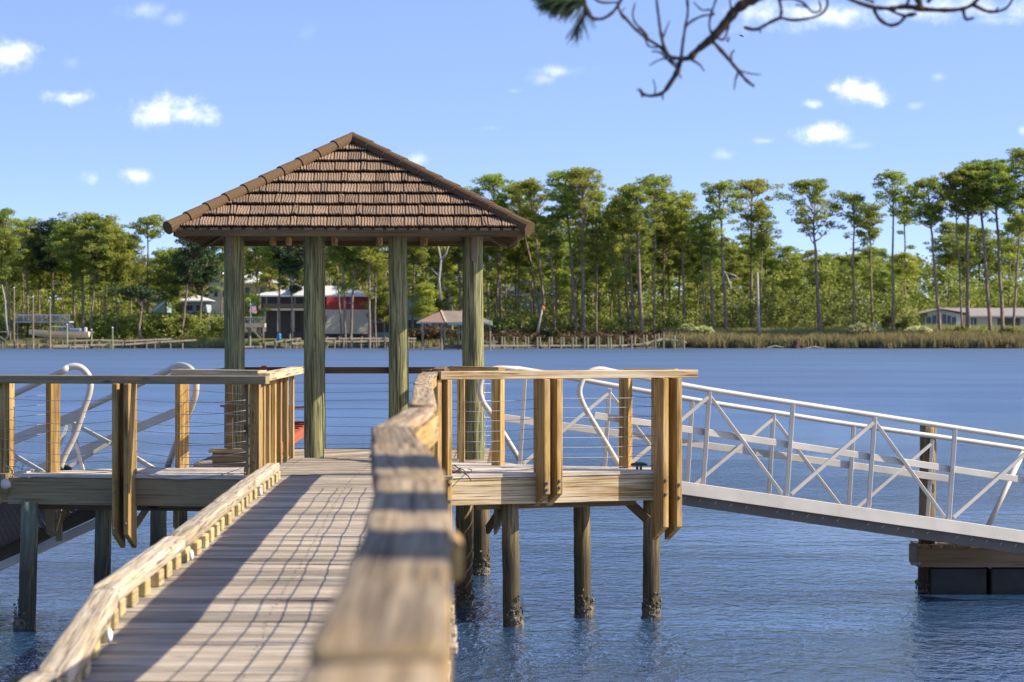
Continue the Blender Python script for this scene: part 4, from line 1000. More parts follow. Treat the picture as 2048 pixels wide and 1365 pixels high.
# ================================================================== TREES OF THE FAR SHORE
def leaf_mesh(name, centers, radii, counts, size, mat, rnd=None, seed=0, parent=None, flat=.6, loc=(0, 0, 0), vertical=False):
    rs = np.random.RandomState(seed); centers = np.asarray(centers, float); radii = np.asarray(radii, float); counts = np.asarray(counts, int)
    idx = np.repeat(np.arange(len(centers)), counts); n = len(idx)
    d = rs.normal(size=(n, 3)); d /= np.linalg.norm(d, axis=1)[:, None]; rr = rs.uniform(.15, 1, n)**.5
    c = centers[idx]+d*rr[:, None]*radii[idx]
    sz = size*rs.uniform(.6, 1.35, n)
    if vertical:
        a = np.stack([rs.normal(size=n), rs.normal(size=n), np.zeros(n)], 1); a /= np.linalg.norm(a, axis=1)[:, None]
        b = np.stack([rs.normal(size=n)*.18, rs.normal(size=n)*.18, np.ones(n)], 1)
        v0 = c-a*sz[:, None]*.07; v1 = c+a*sz[:, None]*.07; v2 = c+b*sz[:, None]
        V_ = np.stack([v0, v1, v2], 1).reshape(-1, 3); m = 3
    else:
        a = rs.normal(size=(n, 3)); a[:, 2] *= flat; a /= np.linalg.norm(a, axis=1)[:, None]
        b = rs.normal(size=(n, 3)); b[:, 2] *= flat; b -= a*np.sum(a*b, 1)[:, None]; b /= np.linalg.norm(b, axis=1)[:, None]
        s = sz[:, None]*.5
        V_ = np.stack([c-a*s-b*s*.45, c+a*s-b*s*.6, c+a*s*.4+b*s*.9], 1).reshape(-1, 3); m = 3
    V_ = V_-np.asarray(loc)
    me = bpy.data.meshes.new(name); me.vertices.add(len(V_)); me.vertices.foreach_set('co', V_.ravel())
    me.loops.add(n*m); me.loops.foreach_set('vertex_index', np.arange(n*m, dtype=np.int32))
    me.polygons.add(n); me.polygons.foreach_set('loop_start', np.arange(0, n*m, m, dtype=np.int32)); me.polygons.foreach_set('loop_total', np.full(n, m, np.int32))
    base = rs.uniform(0, 1, len(centers)) if rnd is None else np.asarray(rnd)
    at = me.attributes.new('rnd', 'FLOAT', 'POINT'); at.data.foreach_set('value', np.repeat(np.clip(base[idx]*.65+rs.uniform(0, .35, n), 0, 1), m).astype(np.float32))
    me.materials.append(mat); me.update(calc_edges=True)
    o = bpy.data.objects.new(name, me); COL.objects.link(o); o.location = (0, 0, 0)
    if parent is not None: o.parent = parent
    return o

def pine_parts(H, cw, ch, seed, lean=(0, 0), r0=.26, style='flat', dens=1.0, mat='needle', low=.0, barkm='bark'):
    """local-space pine: returns (trunk MB, clump centres, radii, counts). H height, cw crown width, ch crown height"""
    rg = random.Random(seed); mb = MB(); n = 9
    wob = [Vector((rg.uniform(-.12, .12), rg.uniform(-.12, .12), 0)) for _ in range(n+1)]
    def tr(t):
        i = min(int(t*n), n-1); f = t*n-i; w = wob[i].lerp(wob[i+1], f)
        return Vector((lean[0]*t**1.2, lean[1]*t, H*t))+w*min(1, t*4)
    fork = style == 'fork'
    top = .97 if not fork else 1-ch/H*.85
    pts = [tr(top*k/12)-Vector((0, 0, .5 if k == 0 else 0)) for k in range(13)]
    mb.tube(pts, [r0*(1.15 if k == 0 else 1-.62*(k/12)**1.1) for k in range(13)], 7)
    C = []; Rr = []; Nn = []
    cz0 = H-ch; top3 = tr(1)
    axis = lambda z: tr(min(1, z/H))
    nl = int((13 if style != 'dense' else 17)*max(.7, min(1.8, cw*ch/34))*dens)
    def clump(p, s=1.0):
        rx = rg.uniform(.75, 1.35)*s; C.append(p); Rr.append((rx, rx, rx*rg.uniform(.42, .62))); Nn.append(int(72*s*s+18))
    for i in range(nl):
        t = (i+.5)/nl; ang = i*2.399+rg.uniform(-.5, .5)
        # crown profile: wide and rounded toward the top, thinner underneath
        zt = 1-(t**1.35) if style != 'dense' else 1-t
        zc = cz0+ch*zt; prof = math.sqrt(max(0.02, 1-((zt-.42)/.60)**2)) if zt > .42 else (.62+.38*zt/.42)*rg.uniform(.5, 1.05)
        rr = cw/2*prof*rg.uniform(.62, 1.0)
        a = axis(max(cz0*.85, zc-rg.uniform(.18, .42)*ch*(1 if style != 'dense' else .6)-rr*.25))
        e = Vector((axis(zc).x+math.cos(ang)*rr, axis(zc).y+math.sin(ang)*rr, zc-.2))
        mid = a.lerp(e, .5)+Vector((rg.uniform(-.3, .3), rg.uniform(-.3, .3), rg.uniform(-.35, .1)*(1 if rr > 1 else .3)))
        q = a.lerp(mid, .5)+Vector((rg.uniform(-.15, .15), 0, rg.uniform(-.2, .1)))
        mb.tube([a, q, mid, e], [.10+.02*rr, .085, .06, .03], 5, False)
        k = rg.choice((2, 3, 3, 4)) if style != 'dense' else 4
        clump(e, 1.05)
        for _ in range(k):
            o = Vector((rg.gauss(0, .85), rg.gauss(0, .85), rg.uniform(-.45, .5))); clump(e+o, rg.uniform(.6, 1.0))
            if rg.random() < .5: mb.tube([mid, e+o], [.045, .02], 4, False)
        if rg.random() < .6: clump(mid+Vector((0, 0, .35)), rg.uniform(.5, .8))
    for _ in range(int(3+cw*.5)):
        clump(top3+Vector((rg.gauss(0, cw*.14), rg.gauss(0, cw*.14), rg.uniform(-.9, -.1))), 1.0)
    if low:      # ragged secondary foliage down the bole
        for i in range(int(low)):
            z = H*rg.uniform(.42, max(.5, cz0/H+.1)); ang = rg.uniform(0, 6.28); L = rg.uniform(.8, 2.3); a = axis(z-.5); e = Vector((axis(z).x+math.cos(ang)*L, axis(z).y+math.sin(ang)*L, z))
            mb.tube([a, e], [.05, .02], 4, False); clump(e, rg.uniform(.6, 1.0)); clump(e+Vector((rg.uniform(-.6, .6), rg.uniform(-.6, .6), rg.uniform(-.3, .4))), rg.uniform(.5, .9))
    for i in range(4):   # dead stubs
        z = rg.uniform(.35, .75)*H; ang = rg.uniform(0, 6.28); L = rg.uniform(.4, 1.6); a = axis(z); mb.tube([a, a+Vector((math.cos(ang)*L, math.sin(ang)*L, rg.uniform(-.2, .5)))], [.04, .015], 4, False)
    return mb, C, Rr, Nn
def make_pine(base, H, cw, ch, seed, label, group=None, lean=(0, 0), r0=.26, style='flat', dens=1.0, mat='needle', low=0, size=.30):
    o = thing('pine_tree', label, 'pine tree', base, group)
    mb, C, Rr, Nn = pine_parts(H, cw, ch, seed, lean, r0, style, dens, mat, low)
    b = Vector(base); mb.v = [(x+b.x, y+b.y, z+b.z) for x, y, z in mb.v]
    mb.build('trunk', M['bark'], o, smooth=True)
    leaf_mesh('crown', [tuple(c) for c in C], Rr, Nn, size, M[mat], seed=seed, parent=o)
    return o
# hero pines: px base, py base, px top, py top, crown width px, crown height px, depth, style, trunk px, label
HP = [
 (1452, 666, 1438, 366, 76, 66, 446, 'flat', 7, 'tall pine with small domed crown, left of the dead white snag', 5),
 (1503, 660, 1504, 362, 88, 70, 452, 'flat', 7, 'tall pine with a broad flat crown, nearest left of the white snag', 7),
 (1521, 668, 1524, 424, 58, 70, 450, 'dense', 5, 'shorter dark pine rising right behind the dead white snag', 6),
 (1640, 664, 1621, 363, 132, 92, 444, 'fork', 9, 'big pine whose trunk forks into a wide umbrella crown above the shore stump', 0),
 (1707, 662, 1708, 389, 64, 58, 444, 'flat', 6, 'slim pine with a neat round crown right behind the pale flowering shrub', 3),
 (1745, 656, 1739, 410, 46, 62, 450, 'dense', 5, 'narrow dark pine between the round crowned pine and the tallest slender pine', 6),
 (1786, 662, 1786, 346, 78, 54, 443, 'flat', 6, 'very tall slender pine with a small high crown, left of the white house', 3),
 (1811, 640, 1808, 392, 40, 50, 470, 'flat', 5, 'thin pine with sparse crown tucked behind the very tall slender pine', 4),
 (1881, 652, 1852, 360, 84, 80, 440, 'dense', 7, 'leaning pine whose trunk crosses the gabled window wall of the white house', 6),
 (1925, 660, 1907, 348, 64, 70, 440, 'flat', 5, 'thin curved pine in front of the white house, left of the thick straight one', 6),
 (1935, 655, 1935, 335, 100, 86, 441, 'dense', 9, 'thick straight pine in front of the white house wall', 5),
 (1981, 657, 1954, 324, 98, 84, 441, 'dense', 8, 'leaning pine with heavy crown in front of the right end of the white house', 5),
 (2006, 658, 1986, 322, 104, 88, 441, 'dense', 8, 'second leaning pine from the right edge, in front of the white house garage', 4),
 (2025, 658, 2046, 392, 70, 64, 440, 'dense', 6, 'pine leaning to the right at the right edge of the photo', 4),
 (2062, 660, 2052, 298, 112, 110, 442, 'dense', 8, 'tallest pine crown cut by the right edge of the photo', 6),
 (1427, 666, 1414, 430, 48, 56, 446, 'flat', 5, 'thin pine with low crown two trunks left of the small domed crown pine', 6),
 (1409, 666, 1404, 452, 40, 50, 446, 'flat', 4, 'thinnest bare pine trunk by the right end of the slanting dock', 5),
 (1370, 658, 1361, 391, 82, 80, 452, 'dense', 5, 'pine with broad lumpy crown above the last dock posts', 8),
 (1327, 640, 1328, 386, 90, 90, 462, 'dense', 6, 'bushy pine set back behind the flat topped pine', 8),
 (1307, 664, 1311, 355, 66, 36, 446, 'flat', 5, 'slim pine with a small flat crown sticking up above its neighbours', 9),
 (1284, 662, 1271, 376, 86, 84, 443, 'dense', 9, 'thick trunked pine above the right half of the dock', 8),
 (1266, 662, 1251, 371, 58, 60, 447, 'flat', 5, 'slim pine left beside the thick trunked pine above the dock', 9),
 (1258, 660, 1240, 400, 54, 60, 452, 'dense', 6, 'pine close behind the pair of trunks left of the thick trunked pine', 8),
 (1243, 654, 1218, 420, 60, 60, 455, 'flat', 5, 'curving thin pine left of the three close trunks above the dock', 8),
 (1193, 664, 1196, 455, 56, 60, 444, 'dense', 4, 'young thin pine with low dark crown, alone between two groups of trunks', 7),
 (1167, 664, 1165, 338, 96, 92, 444, 'flat', 8, 'highest pine of the middle group, with wide airy crown', 8),
 (1153, 662, 1128, 345, 84, 84, 446, 'dense', 7, 'big pine next left of the highest pine in the middle group', 9),
 (1137, 660, 1188, 384, 58, 54, 452, 'flat', 6, 'pine leaning right behind the highest pine of the middle group', 9),
 (1111, 664, 1098, 432, 60, 60, 445, 'dense', 5, 'pine with a kinked trunk between the two leftmost big crowns', 8),
 (1093, 658, 1056, 361, 96, 80, 450, 'flat', 6, 'pine with broad crown leaning left toward the gazebo roof', 6),
 (1085, 656, 1028, 372, 82, 70, 456, 'dense', 6, 'pine rising over the right slope of the gazebo roof', 6),
 (1004, 640, 985, 352, 92, 70, 458, 'flat', 6, 'pine showing its airy crown just above the gazebo roof', 6),
 (988, 645, 1010, 430, 64, 70, 455, 'dense', 5, 'right one of two close trunks right of the last gazebo post', 7),
 (980, 645, 962, 410, 60, 70, 457, 'dense', 5, 'left one of two close trunks right of the last gazebo post', 7),
 (1037, 640, 1040, 470, 60, 60, 462, 'dense', 4, 'pine in front of the grey gabled house among the trunks', 6),
 (1060, 642, 1074, 450, 60, 70, 460, 'dense', 4, 'pine right of the grey gabled house among the trunks', 7),
 (921, 650, 916, 440, 80, 80, 455, 'dense', 6, 'pine seen just left of the last gazebo post above the red roofed boathouse', 8),
 (881, 655, 884, 430, 66, 84, 450, 'flat', 7, 'pine with forked dead white branches between the right gazebo posts', 9),
 (855, 650, 848, 445, 74, 80, 456, 'dense', 6, 'pine left of the one with white dead branches', 8),
 (824, 664, 830, 450, 60, 70, 444, 'dense', 5, 'dark pine just right of the third gazebo post', 9),
 (752, 672, 750, 455, 60, 80, 437, 'flat', 4, 'thin pine in front of the teal house', 9),
 (739, 674, 738, 425, 66, 90, 436, 'dense', 6, 'straight tall pine at the right end of the red and cream house', 8),
 (701, 672, 716, 440, 64, 90, 437, 'flat', 6, 'crooked pine in front of the red wall', 9),
 (692, 673, 680, 432, 64, 90, 437, 'dense', 6, 'thick pine in front of the red wall, left of the crooked one', 9),
 (683, 668, 668, 450, 50, 90, 441, 'flat', 4, 'thin pine behind the thick one in front of the red wall', 8),
 (585, 672, 578, 455, 60, 90, 437, 'dense', 5, 'pine in front of the dark balcony, close to the second gazebo post', 9),
 (559, 670, 556, 440, 64, 90, 438, 'dense', 5, 'pine standing right behind the blue barrel', 9),
 (516, 640, 510, 440, 70, 90, 456, 'fork', 5, 'pine with open branches above the flag', 9),
 (545, 645, 536, 470, 50, 80, 455, 'flat', 4, 'slim pine right of the flag by the white roof', 8),
 (363, 664, 388, 478, 70, 86, 444, 'dense', 5, 'dark pine just left of the first gazebo post in front of the pale blue house', 8),
 (397, 655, 420, 468, 70, 90, 450, 'dense', 5, 'dark ragged pine close left of the first gazebo post', 9),
 (295, 640, 296, 435, 64, 34, 452, 'fork', 6, 'solitary pine with a high umbrella crown standing clear of the left wood', 2),
 (234, 654, 228, 462, 70, 90, 446, 'dense', 4, 'slim straight pine at the right end of the left wood', 8),
 (210, 652, 212, 448, 80, 96, 447, 'dense', 5, 'pine in the right part of the left wood behind the tall grass', 8),
 (180, 658, 202, 436, 92, 110, 444, 'dense', 5, 'pine with sunny dome crown right of the boat', 8),
 (165, 655, 166, 428, 120, 110, 446, 'dense', 6, 'broadest dome crowned pine of the left wood', 9),
 (150, 650, 140, 450, 80, 90, 450, 'dense', 5, 'pine behind the boat, left of the broadest crown', 8),
 (110, 640, 100, 442, 80, 90, 456, 'dense', 5, 'dark pine behind the upper deck of the boat lift', 8),
 (56, 630, 52, 441, 70, 80, 458, 'flat', 5, 'pine with a pale trunk left of the boat lift deck', 8),
 (20, 660, 3, 422, 84, 90, 444, 'dense', 5, 'pine at the left edge of the photo', 8),
 (-14, 660, -20, 440, 90, 90, 446, 'dense', 5, 'pine cut off by the left edge of the photo', 8),
 (78, 640, 76, 470, 60, 80, 460, 'dense', 4, 'pine between the pale trunked pine and the boat lift deck', 8),
 (262, 645, 256, 470, 60, 80, 455, 'dense', 4, 'low bushy pine left of the solitary umbrella pine', 9),
 (498, 668, 496, 590, 46, 60, 436, 'dense', 4, 'small young pine in front of the stairs and flag', 2),
 (768, 668, 770, 575, 44, 60, 440, 'dense', 4, 'young pine left of the third gazebo post in front of the teal house', 4),
 (842, 668, 845, 568, 44, 60, 440, 'dense', 4, 'young pine in front of the light blue green house', 4),
 (868, 664, 866, 560, 40, 60, 446, 'dense', 4, 'young pine in front of the cream house', 4),
 (330, 650, 334, 500, 70, 90, 450, 'dense', 4, 'bright bushy pine in front of the small white roofed house', 10),
]
def ground_at(x, y): return gz(x, y)
for i, (bx, by, tx, ty, cwp, chp, d, st, tp, lab, low) in enumerate(HP):
    s = F/d; x = X(bx, d); zb = Z(by, d); zg = gz(x, d); zb = min(zb, zg+.1); H = Z(ty, d)-zb
    mat = 'needledark' if 'dark' in lab else ('needle2' if i % 4 == 1 else 'needle')
    make_pine((x, d, zb), H, cwp/s, chp/s*1.02, 100+i, lab, 'pines of the far shore', ((tx-bx)/s, 0), tp/s/2*1.05, st, 1.0, mat if mat != 'needledark' or i > 40 else 'needle', low)
# background pines: copies of a few kinds, deeper in the wood
protos = []
for k in range(9):
    H = 17+k % 3; o = make_pine((0, 0, 0), H, 5.5+.5*(k % 4), 5.5+(k % 3), 900+k, 'pine in the wood behind the front row of shore pines', 'pines deep in the wood', (random.uniform(-1, 1), 0), .17+.02*(k % 3), 'dense' if k % 2 else 'flat', .85, 'needle2' if k % 3 == 0 else 'needle', 8)
    protos.append(o)
def skyline(px):   # photo row of the tree tops behind the front row
    return interp(px, [(-80, 455), (100, 455), (180, 445), (240, 460), (270, 515), (330, 530), (380, 480), (440, 470), (600, 455), (900, 430), (960, 410), (1060, 400), (1180, 420), (1340, 430), (1400, 455), (1550, 480), (1600, 500), (1690, 500), (1760, 490), (1850, 470), (1900, 440), (2100, 430)])
BANDS = [(30, 'the trees at the left edge'), (140, 'the boat lift deck'), (240, 'the dome crowned left pines'), (345, 'the solitary umbrella pine'), (445, 'the pale blue grey house'), (600, 'the flag and white roofs'), (740, 'the red wall'), (800, 'the teal house'), (930, 'the red roofed boathouse'),
 (1000, 'the last gazebo post'), (1085, 'the grey gabled house'), (1150, 'the orange float'), (1215, 'the highest middle pine'), (1290, 'the thick trunked pine'), (1350, 'the small flat crown'), (1440, 'the end of the long dock'), (1530, 'the white snag'), (1610, 'the marsh left of the stump'), (1680, 'the forked pine'), (1760, 'the pale flowering shrub'), (1830, 'the very tall slender pine'), (1930, 'the white ranch house'), (9999, 'the right edge pines')]
rg = random.Random(77); used = set(); cnt = 0
for r_, (dep, nn) in enumerate(((468, 62), (492, 66), (520, 60))):
    for k in range(nn):
        px = -70+2190*(k+rg.uniform(.1, .9))/nn; d = dep+rg.uniform(-8, 10)
        if 1830 < px < 2080 and d < 490: continue
        if 395 < px < 920 and d < 480 and rg.random() < .55: continue
        x = X(px, d); zg = gz(x, d); top = skyline(px)+rg.uniform(0, 75); H = Z(top, d)-zg
        if H < 7: continue
        j = rg.randrange(9); src = protos[j]; f = H/(17+j % 3)
        o = src if j not in used else copy_tree(src)
        band = next(b for a_, b in BANDS if px < a_)
        o['label'] = ('bushy' if j % 2 else 'flat crowned')+' '+('pale' if j % 3 == 0 else 'darker')+' pine '+('close behind', 'well behind', 'far behind')[r_]+' '+band
        used.add(j); o.location = (x, d, zg); o.scale = (f*rg.uniform(.85, 1.15),)*2+(f,); o.rotation_euler = (0, 0, rg.uniform(0, 6.28)); cnt += 1
for j in range(9):
    if j not in used: protos[j].location = (0, 520, 3)

# leaning dark cypress-like tree with flat crown
ct = thing('leaning_tree', 'small dark leaning tree with flat umbrella crown at the left water edge', 'tree', P(284, 679, 438))
mb = MB(); mb.tube([P(286, 682, 438), P(280, 672, 438), P(278, 655, 438), P(281, 635, 438), P(284, 612, 438), P(280, 598, 438)], [.32, .26, .22, .18, .15, .08], 7)
for q in ((248, 588), (262, 580), (300, 578), (318, 592)): mb.tube([P(283, 612, 438), P((283+q[0])/2, (606+q[1])/2, 438), P(*q, 438)], [.12, .08, .04], 5)
mb.build('trunk', M['bark'], ct, smooth=True)
C = [P(272+rgx, 585+rgy, 438+dy) for rgx, rgy, dy in [(random.gauss(0, 22), random.gauss(0, 5), random.uniform(-2.5, 2.5)) for _ in range(60)]]
leaf_mesh('crown', [tuple(c-Vector(P(284, 679, 438))) for c in C], [(1.1, 1.1, .4)]*60, [60]*60, .34, M['needledark'], seed=5, parent=ct)

# dead snags and bare limbs
def snag(pts, d, rr, label, name='dead_tree'):
    o = thing(name, label, 'dead tree', P(pts[0][0][0], pts[0][0][1], d)); mb = MB()
    for i, pl in enumerate(pts): mb.tube([P(x, y, d) for x, y in pl], [rr*(1-.6*k/(len(pl)-1))*(1 if i == 0 else .6) for k in range(len(pl))], 7)
    mb.build('trunk', M['deadbark'], o, smooth=True); return o
snag([[(1519, 674), (1517, 640), (1516, 600), (1515, 544)]], 440, .30, 'pale grey dead trunk with broken top standing in the marsh grass')
snag([[(1462, 580), (1452, 548), (1448, 543)], [(1452, 546), (1470, 552), (1478, 558)], [(1455, 565), (1462, 558), (1478, 557)]], 462, .26, 'broken pale limb hanging among the pines left of the white snag')
snag([[(881, 600), (878, 560), (882, 520), (876, 490)], [(882, 520), (892, 508), (898, 490), (896, 478)], [(878, 552), (870, 545), (862, 536)]], 440, .24, 'forked dead white top of a pine between the right gazebo posts')
snag([[(1073, 672), (1080, 640), (1086, 612)]], 440, .22, 'thin pale dead pole leaning above the dock posts')
snag([[(16, 672), (12, 640), (10, 600), (4, 570)]], 438, .18, 'slender white dead trunk at the left edge')

# ================================================================== UNDERGROWTH, WOOD, GRASS
def mass(name, n, pxr, dr, hfun, size, mat, seed, label, per=26, rad=(1.5, 1.0), vertical=False, gap=None):
    rs = random.Random(seed); C = []; Rr = []; Nn = []
    for _ in range(n):
        px = rs.uniform(*pxr); d = rs.uniform(*dr)
        if gap and gap(px, d): continue
        x = X(px, d); zg = gz(x, d); h = hfun(px, d, rs); C.append((x, d, zg+h)); q = rs.uniform(.6, 1.2); Rr.append((rad[0]*q, rad[0]*q, rad[1]*q)); Nn.append(per)
    return tag(leaf_mesh(name, C, Rr, Nn, size, M[mat], seed=seed, vertical=vertical), label, name.replace('_', ' '), kind='stuff')
house_gap = lambda px, d: (395 < px < 925 and d < 478) or (1825 < px < 2100 and d < 472) or (285 < px < 345 and d < 470)
def under_h(px, d, rs):
    top = interp(px, [(-80, 540), (200, 550), (260, 570), (420, 600), (800, 600), (980, 535), (1300, 535), (1450, 540), (1560, 530), (1700, 525), (1850, 530), (1950, 560), (2100, 560)])
    hmax = Z(top, d)-gz(X(px, d), d); return rs.random()**.8*max(1.5, hmax)
mass('woodland', 3600, (-90, 2140), (462, 540), under_h, .50, 'wood_mass', 31, 'mixed green woodland filling the space between the pine trunks', 44, (1.7, 1.2), gap=house_gap)
mass('woodland_edge', 900, (930, 2140), (449, 462), lambda px, d, rs: rs.random()*interp(px, [(930, 3), (1400, 3.5), (1480, 7.5), (1800, 7.5), (1840, 2)]), .42, 'bush', 32, 'loose shrubs at the foot of the pines along the right shore', 40, (1.3, .9), gap=lambda px, d: px > 1825)
mass('left_brush', 620, (-60, 470), (443, 458), lambda px, d, rs: rs.random()*3.6, .42, 'wood_mass', 33, 'dark green brush at the foot of the left wood', 42, (1.3, .9), gap=lambda px, d: 20 < px < 180 and d < 452)
mass('deep_wood', 1500, (-140, 2200), (545, 640), lambda px, d, rs: rs.random()*12, .9, 'wood_mass', 35, 'dense far wood closing the view behind the pines', 34, (2.6, 2.0))
mass('brown_brush', 420, (915, 1400), (437, 446), lambda px, d, rs: rs.random()*interp(px, [(915, 1.8), (1050, 1.8), (1350, 1.2), (1400, .8)]), .34, 'blob', 36, 'brown dry brush behind the long dock', 46, (.9, .5))
mass('teal_brush', 240, (800, 900), (439, 444), lambda px, d, rs: rs.random()*2.0, .34, 'blob', 37, 'brown bush heap left of the red roofed boathouse', 46, (.8, .5))
# marsh grass
rs = np.random.RandomState(3); C = []; Rr = []; Nn = []; rn = []
for _ in range(4200):
    px = rs.uniform(1330, 2130); d = rs.uniform(430, 454); x = X(px, d)
    if d < shore_y(x)+.1+.9*(px < 1430)+.5*math.sin(px*.07)+.4*math.sin(px*.19): continue
    C.append((x, d, gz(x, d)+.1)); Rr.append((.7, .35, .18)); Nn.append(22); rn.append(min(1, max(0, (d-433)/12*.8+rs.uniform(-.3, .4))))
tag(leaf_mesh('marsh_grass', C, Rr, Nn, 1.35, M['grassm'], rnd=rn, seed=3, vertical=True), 'tall tan marsh grass along the right shore', 'marsh grass', kind='stuff')
C = []; Rr = []; Nn = []
for _ in range(900):
    px = rs.uniform(-60, 1330); d = rs.uniform(436, 446); x = X(px, d); 
    if 480 < px < 820 and d > 438: continue
    if d < shore_y(x)+.6: continue
    C.append((x, d, gz(x, d)+.05)); Rr.append((.8, .4, .15)); Nn.append(18)
tag(leaf_mesh('shore_grass', C, Rr, Nn, .8, M['grassm'], seed=4, vertical=True), 'low tan grass behind the old docks', 'shore grass', kind='stuff')
def shrub(px, py, d, w, h, mat, label, n=26, seed=1, size=.28):
    o = thing('shrub', label, 'shrub', P(px, py, d)); rs = random.Random(seed); b = P(px, py, d); mb = MB(); C = []
    for k in range(n):
        a = rs.uniform(0, 6.28); q = math.sqrt(rs.random()); hz = h*(1-q*q*.6)*rs.uniform(.35, 1); C.append((math.cos(a)*q*w/2, math.sin(a)*q*w*.35, hz))
        if k % 3 == 0: mb.tube([b, b+Vector(C[-1])*.6, b+Vector(C[-1])], [.05, .03, .015], 4)
    mb.build('stems', M['bark'], o); leaf_mesh('leaves', C, [(.55, .5, .4)]*n, [46]*n, size, M[mat], seed=seed, parent=o); return o
shrub(1722, 668, 438.5, 4.0, 1.6, 'pale_bush', 'pale yellow flowering shrub in the marsh grass below the slim round crowned pine', 34, 11)
shrub(1745, 664, 440.0, 2.6, 1.4, 'pale_bush', 'taller pale plume of the flowering shrub beside the grass', 20, 12)
shrub(1835, 666, 438.5, 4.6, 1.1, 'pale_bush', 'second pale shrub left of the white house deck', 30, 13)
shrub(1375, 664, 441, 2.6, 1.3, 'pale_bush', 'pale shrub behind the right end of the long dock', 20, 14)
shrub(1405, 667, 440, 3.0, 1.1, 'pale_bush', 'low pale shrub where the dock meets the marsh', 22, 15)
shrub(1098, 672, 438, 2.4, 1.3, 'needledark', 'dark round shrub behind the middle of the long dock', 22, 16)
for i, px in enumerate((1885, 1925, 1975, 2015, 2050)): shrub(px, 680-(i % 2)*3, 439.5, 4.0, 1.7, 'bush', ['dark green shrub under the leaning pine at the white house', 'shrub in front of the white house fence', 'shrub left of the two leaning pines at the right', 'shrub under the second leaning pine from the right', 'shrub at the right edge of the shore'][i], 26, 20+i, .3)
for i, (px, lab) in enumerate(((1775, 'palmetto like bush behind the pale shrub'), (1815, 'bright green bush left of the white house porch'), (330, 'bright yellow green bush right of the leaning dark tree'), (372, 'dark bush at the foot of the pale blue house'))): shrub(px, 662, 446, 3.4, 2.4, 'bush', lab, 24, 40+i, .32)
# ================================================================== HOUSES
def house(name, label, px0, px1, pb, pe, pr, d, wall, roof, depth=8, style='hip', over=.6, wins=(), cat='house', ridge=None, rname='roof', extra_h=0, floorsplit=None):
    x0, x1 = X(px0, d), X(px1, d); zb, ze, zr = Z(pb, d), Z(pe, d), Z(pr, d)
    o = thing(name, label, cat, ((x0+x1)/2, d, zb)); mb = MB(); mb.box(x0, x1, d, d+depth, zb-2.0, ze, ); mb.build('wall', M[wall], o)
    mb = MB(); a, b, c, e = x0-over, x1+over, d-over, d+depth+over; t = .12
    if style == 'hip':
        r0, r1 = (a+(b-a)*.5-max(0, (b-a)/2-(e-c)/2), a+(b-a)*.5+max(0, (b-a)/2-(e-c)/2)); m = (c+e)/2
        vs = [(a, c, ze), (b, c, ze), (b, e, ze), (a, e, ze), (r0, m, zr), (r1, m, zr)]; fs = [(0, 1, 5, 4), (1, 2, 5), (2, 3, 4, 5), (3, 0, 4), (3, 2, 1, 0)]
    elif style == 'gable_x':     # ridge runs left-right
        m = (c+e)/2; vs = [(a, c, ze), (b, c, ze), (b, e, ze), (a, e, ze), (a, m, zr), (b, m, zr)]; fs = [(0, 1, 5, 4), (1, 2, 5), (2, 3, 4, 5), (3, 0, 4), (3, 2, 1, 0)]
    elif style == 'gable_y':     # gable faces the viewer
        m = ridge and X(ridge, d) or (a+b)/2; vs = [(a, c, ze), (b, c, ze), (b, e, ze), (a, e, ze), (m, c, zr), (m, e, zr)]
        vs += [(x, y, z+t) for x, y, z in vs]
        fs = [(6, 10, 11, 9), (10, 7, 8, 11), (0, 3, 5, 4), (4, 5, 2, 1), (0, 4, 10, 6), (4, 1, 7, 10), (0, 6, 9, 3), (1, 2, 8, 7), (3, 9, 11, 5), (5, 11, 8, 2)]
        g = MB(); g.add([(x0, d-.004, ze-.01), (x1, d-.004, ze-.01), (m, d-.004, zr-.08*(zr-ze)), (x0, d+.2, ze-.01), (x1, d+.2, ze-.01), (m, d+.2, zr-.08*(zr-ze))], [(0, 1, 2), (5, 4, 3), (0, 3, 4, 1), (1, 4, 5, 2), (2, 5, 3, 0)], [[(0, 0)]*3, [(0, 0)]*3, [(0, 0)]*4, [(0, 0)]*4, [(0, 0)]*4]); g.build('gable_wall', M[wall], o)
    mb.add(vs, fs, [[(0, 0)]*len(f) for f in fs]); mb.build('roof', M[roof], o)
    mb = MB(); mb.box(a, b, c-.02, c+.04, ze-.16, ze+.06) if style != 'gable_y' else None
    if mb.v: mb.build('fascia', M['white'], o)
    for w in wins:
        wx0, wx1, wy0, wy1, kind = w; a0, a1, z0, z1 = X(wx0, d), X(wx1, d), Z(wy1, d), Z(wy0, d)
        mb = MB(); mb.box(a0, a1, d-.03, d+.05, z0, z1); f = mb.build(kind if kind != 'dark' else 'opening', M['shadow_in' if kind in ('dark', 'door') else 'glass'], o)  # dark openings are flat panels in the painted porch shade
        mb = MB()
        for (p, q, r, s) in ((a0-.09, a0, z0-.09, z1+.09), (a1, a1+.09, z0-.09, z1+.09), (a0, a1, z1, z1+.09), (a0, a1, z0-.09, z0)): mb.box(p, q, d-.07, d+.02, r, s)
        if kind == 'window' and a1-a0 > 1: mb.box((a0+a1)/2-.04, (a0+a1)/2+.04, d-.06, d, z0, z1)
        mb.build('frame', M['white'], f)
    return o
def post(o, px, y0, y1, d, w=.16, name='porch_post', m='white'): mb = MB(); x = X(px, d); mb.box(x-w/2, x+w/2, d, d+w, Z(y1, d), Z(y0, d)); mb.build(name, M[m], o)
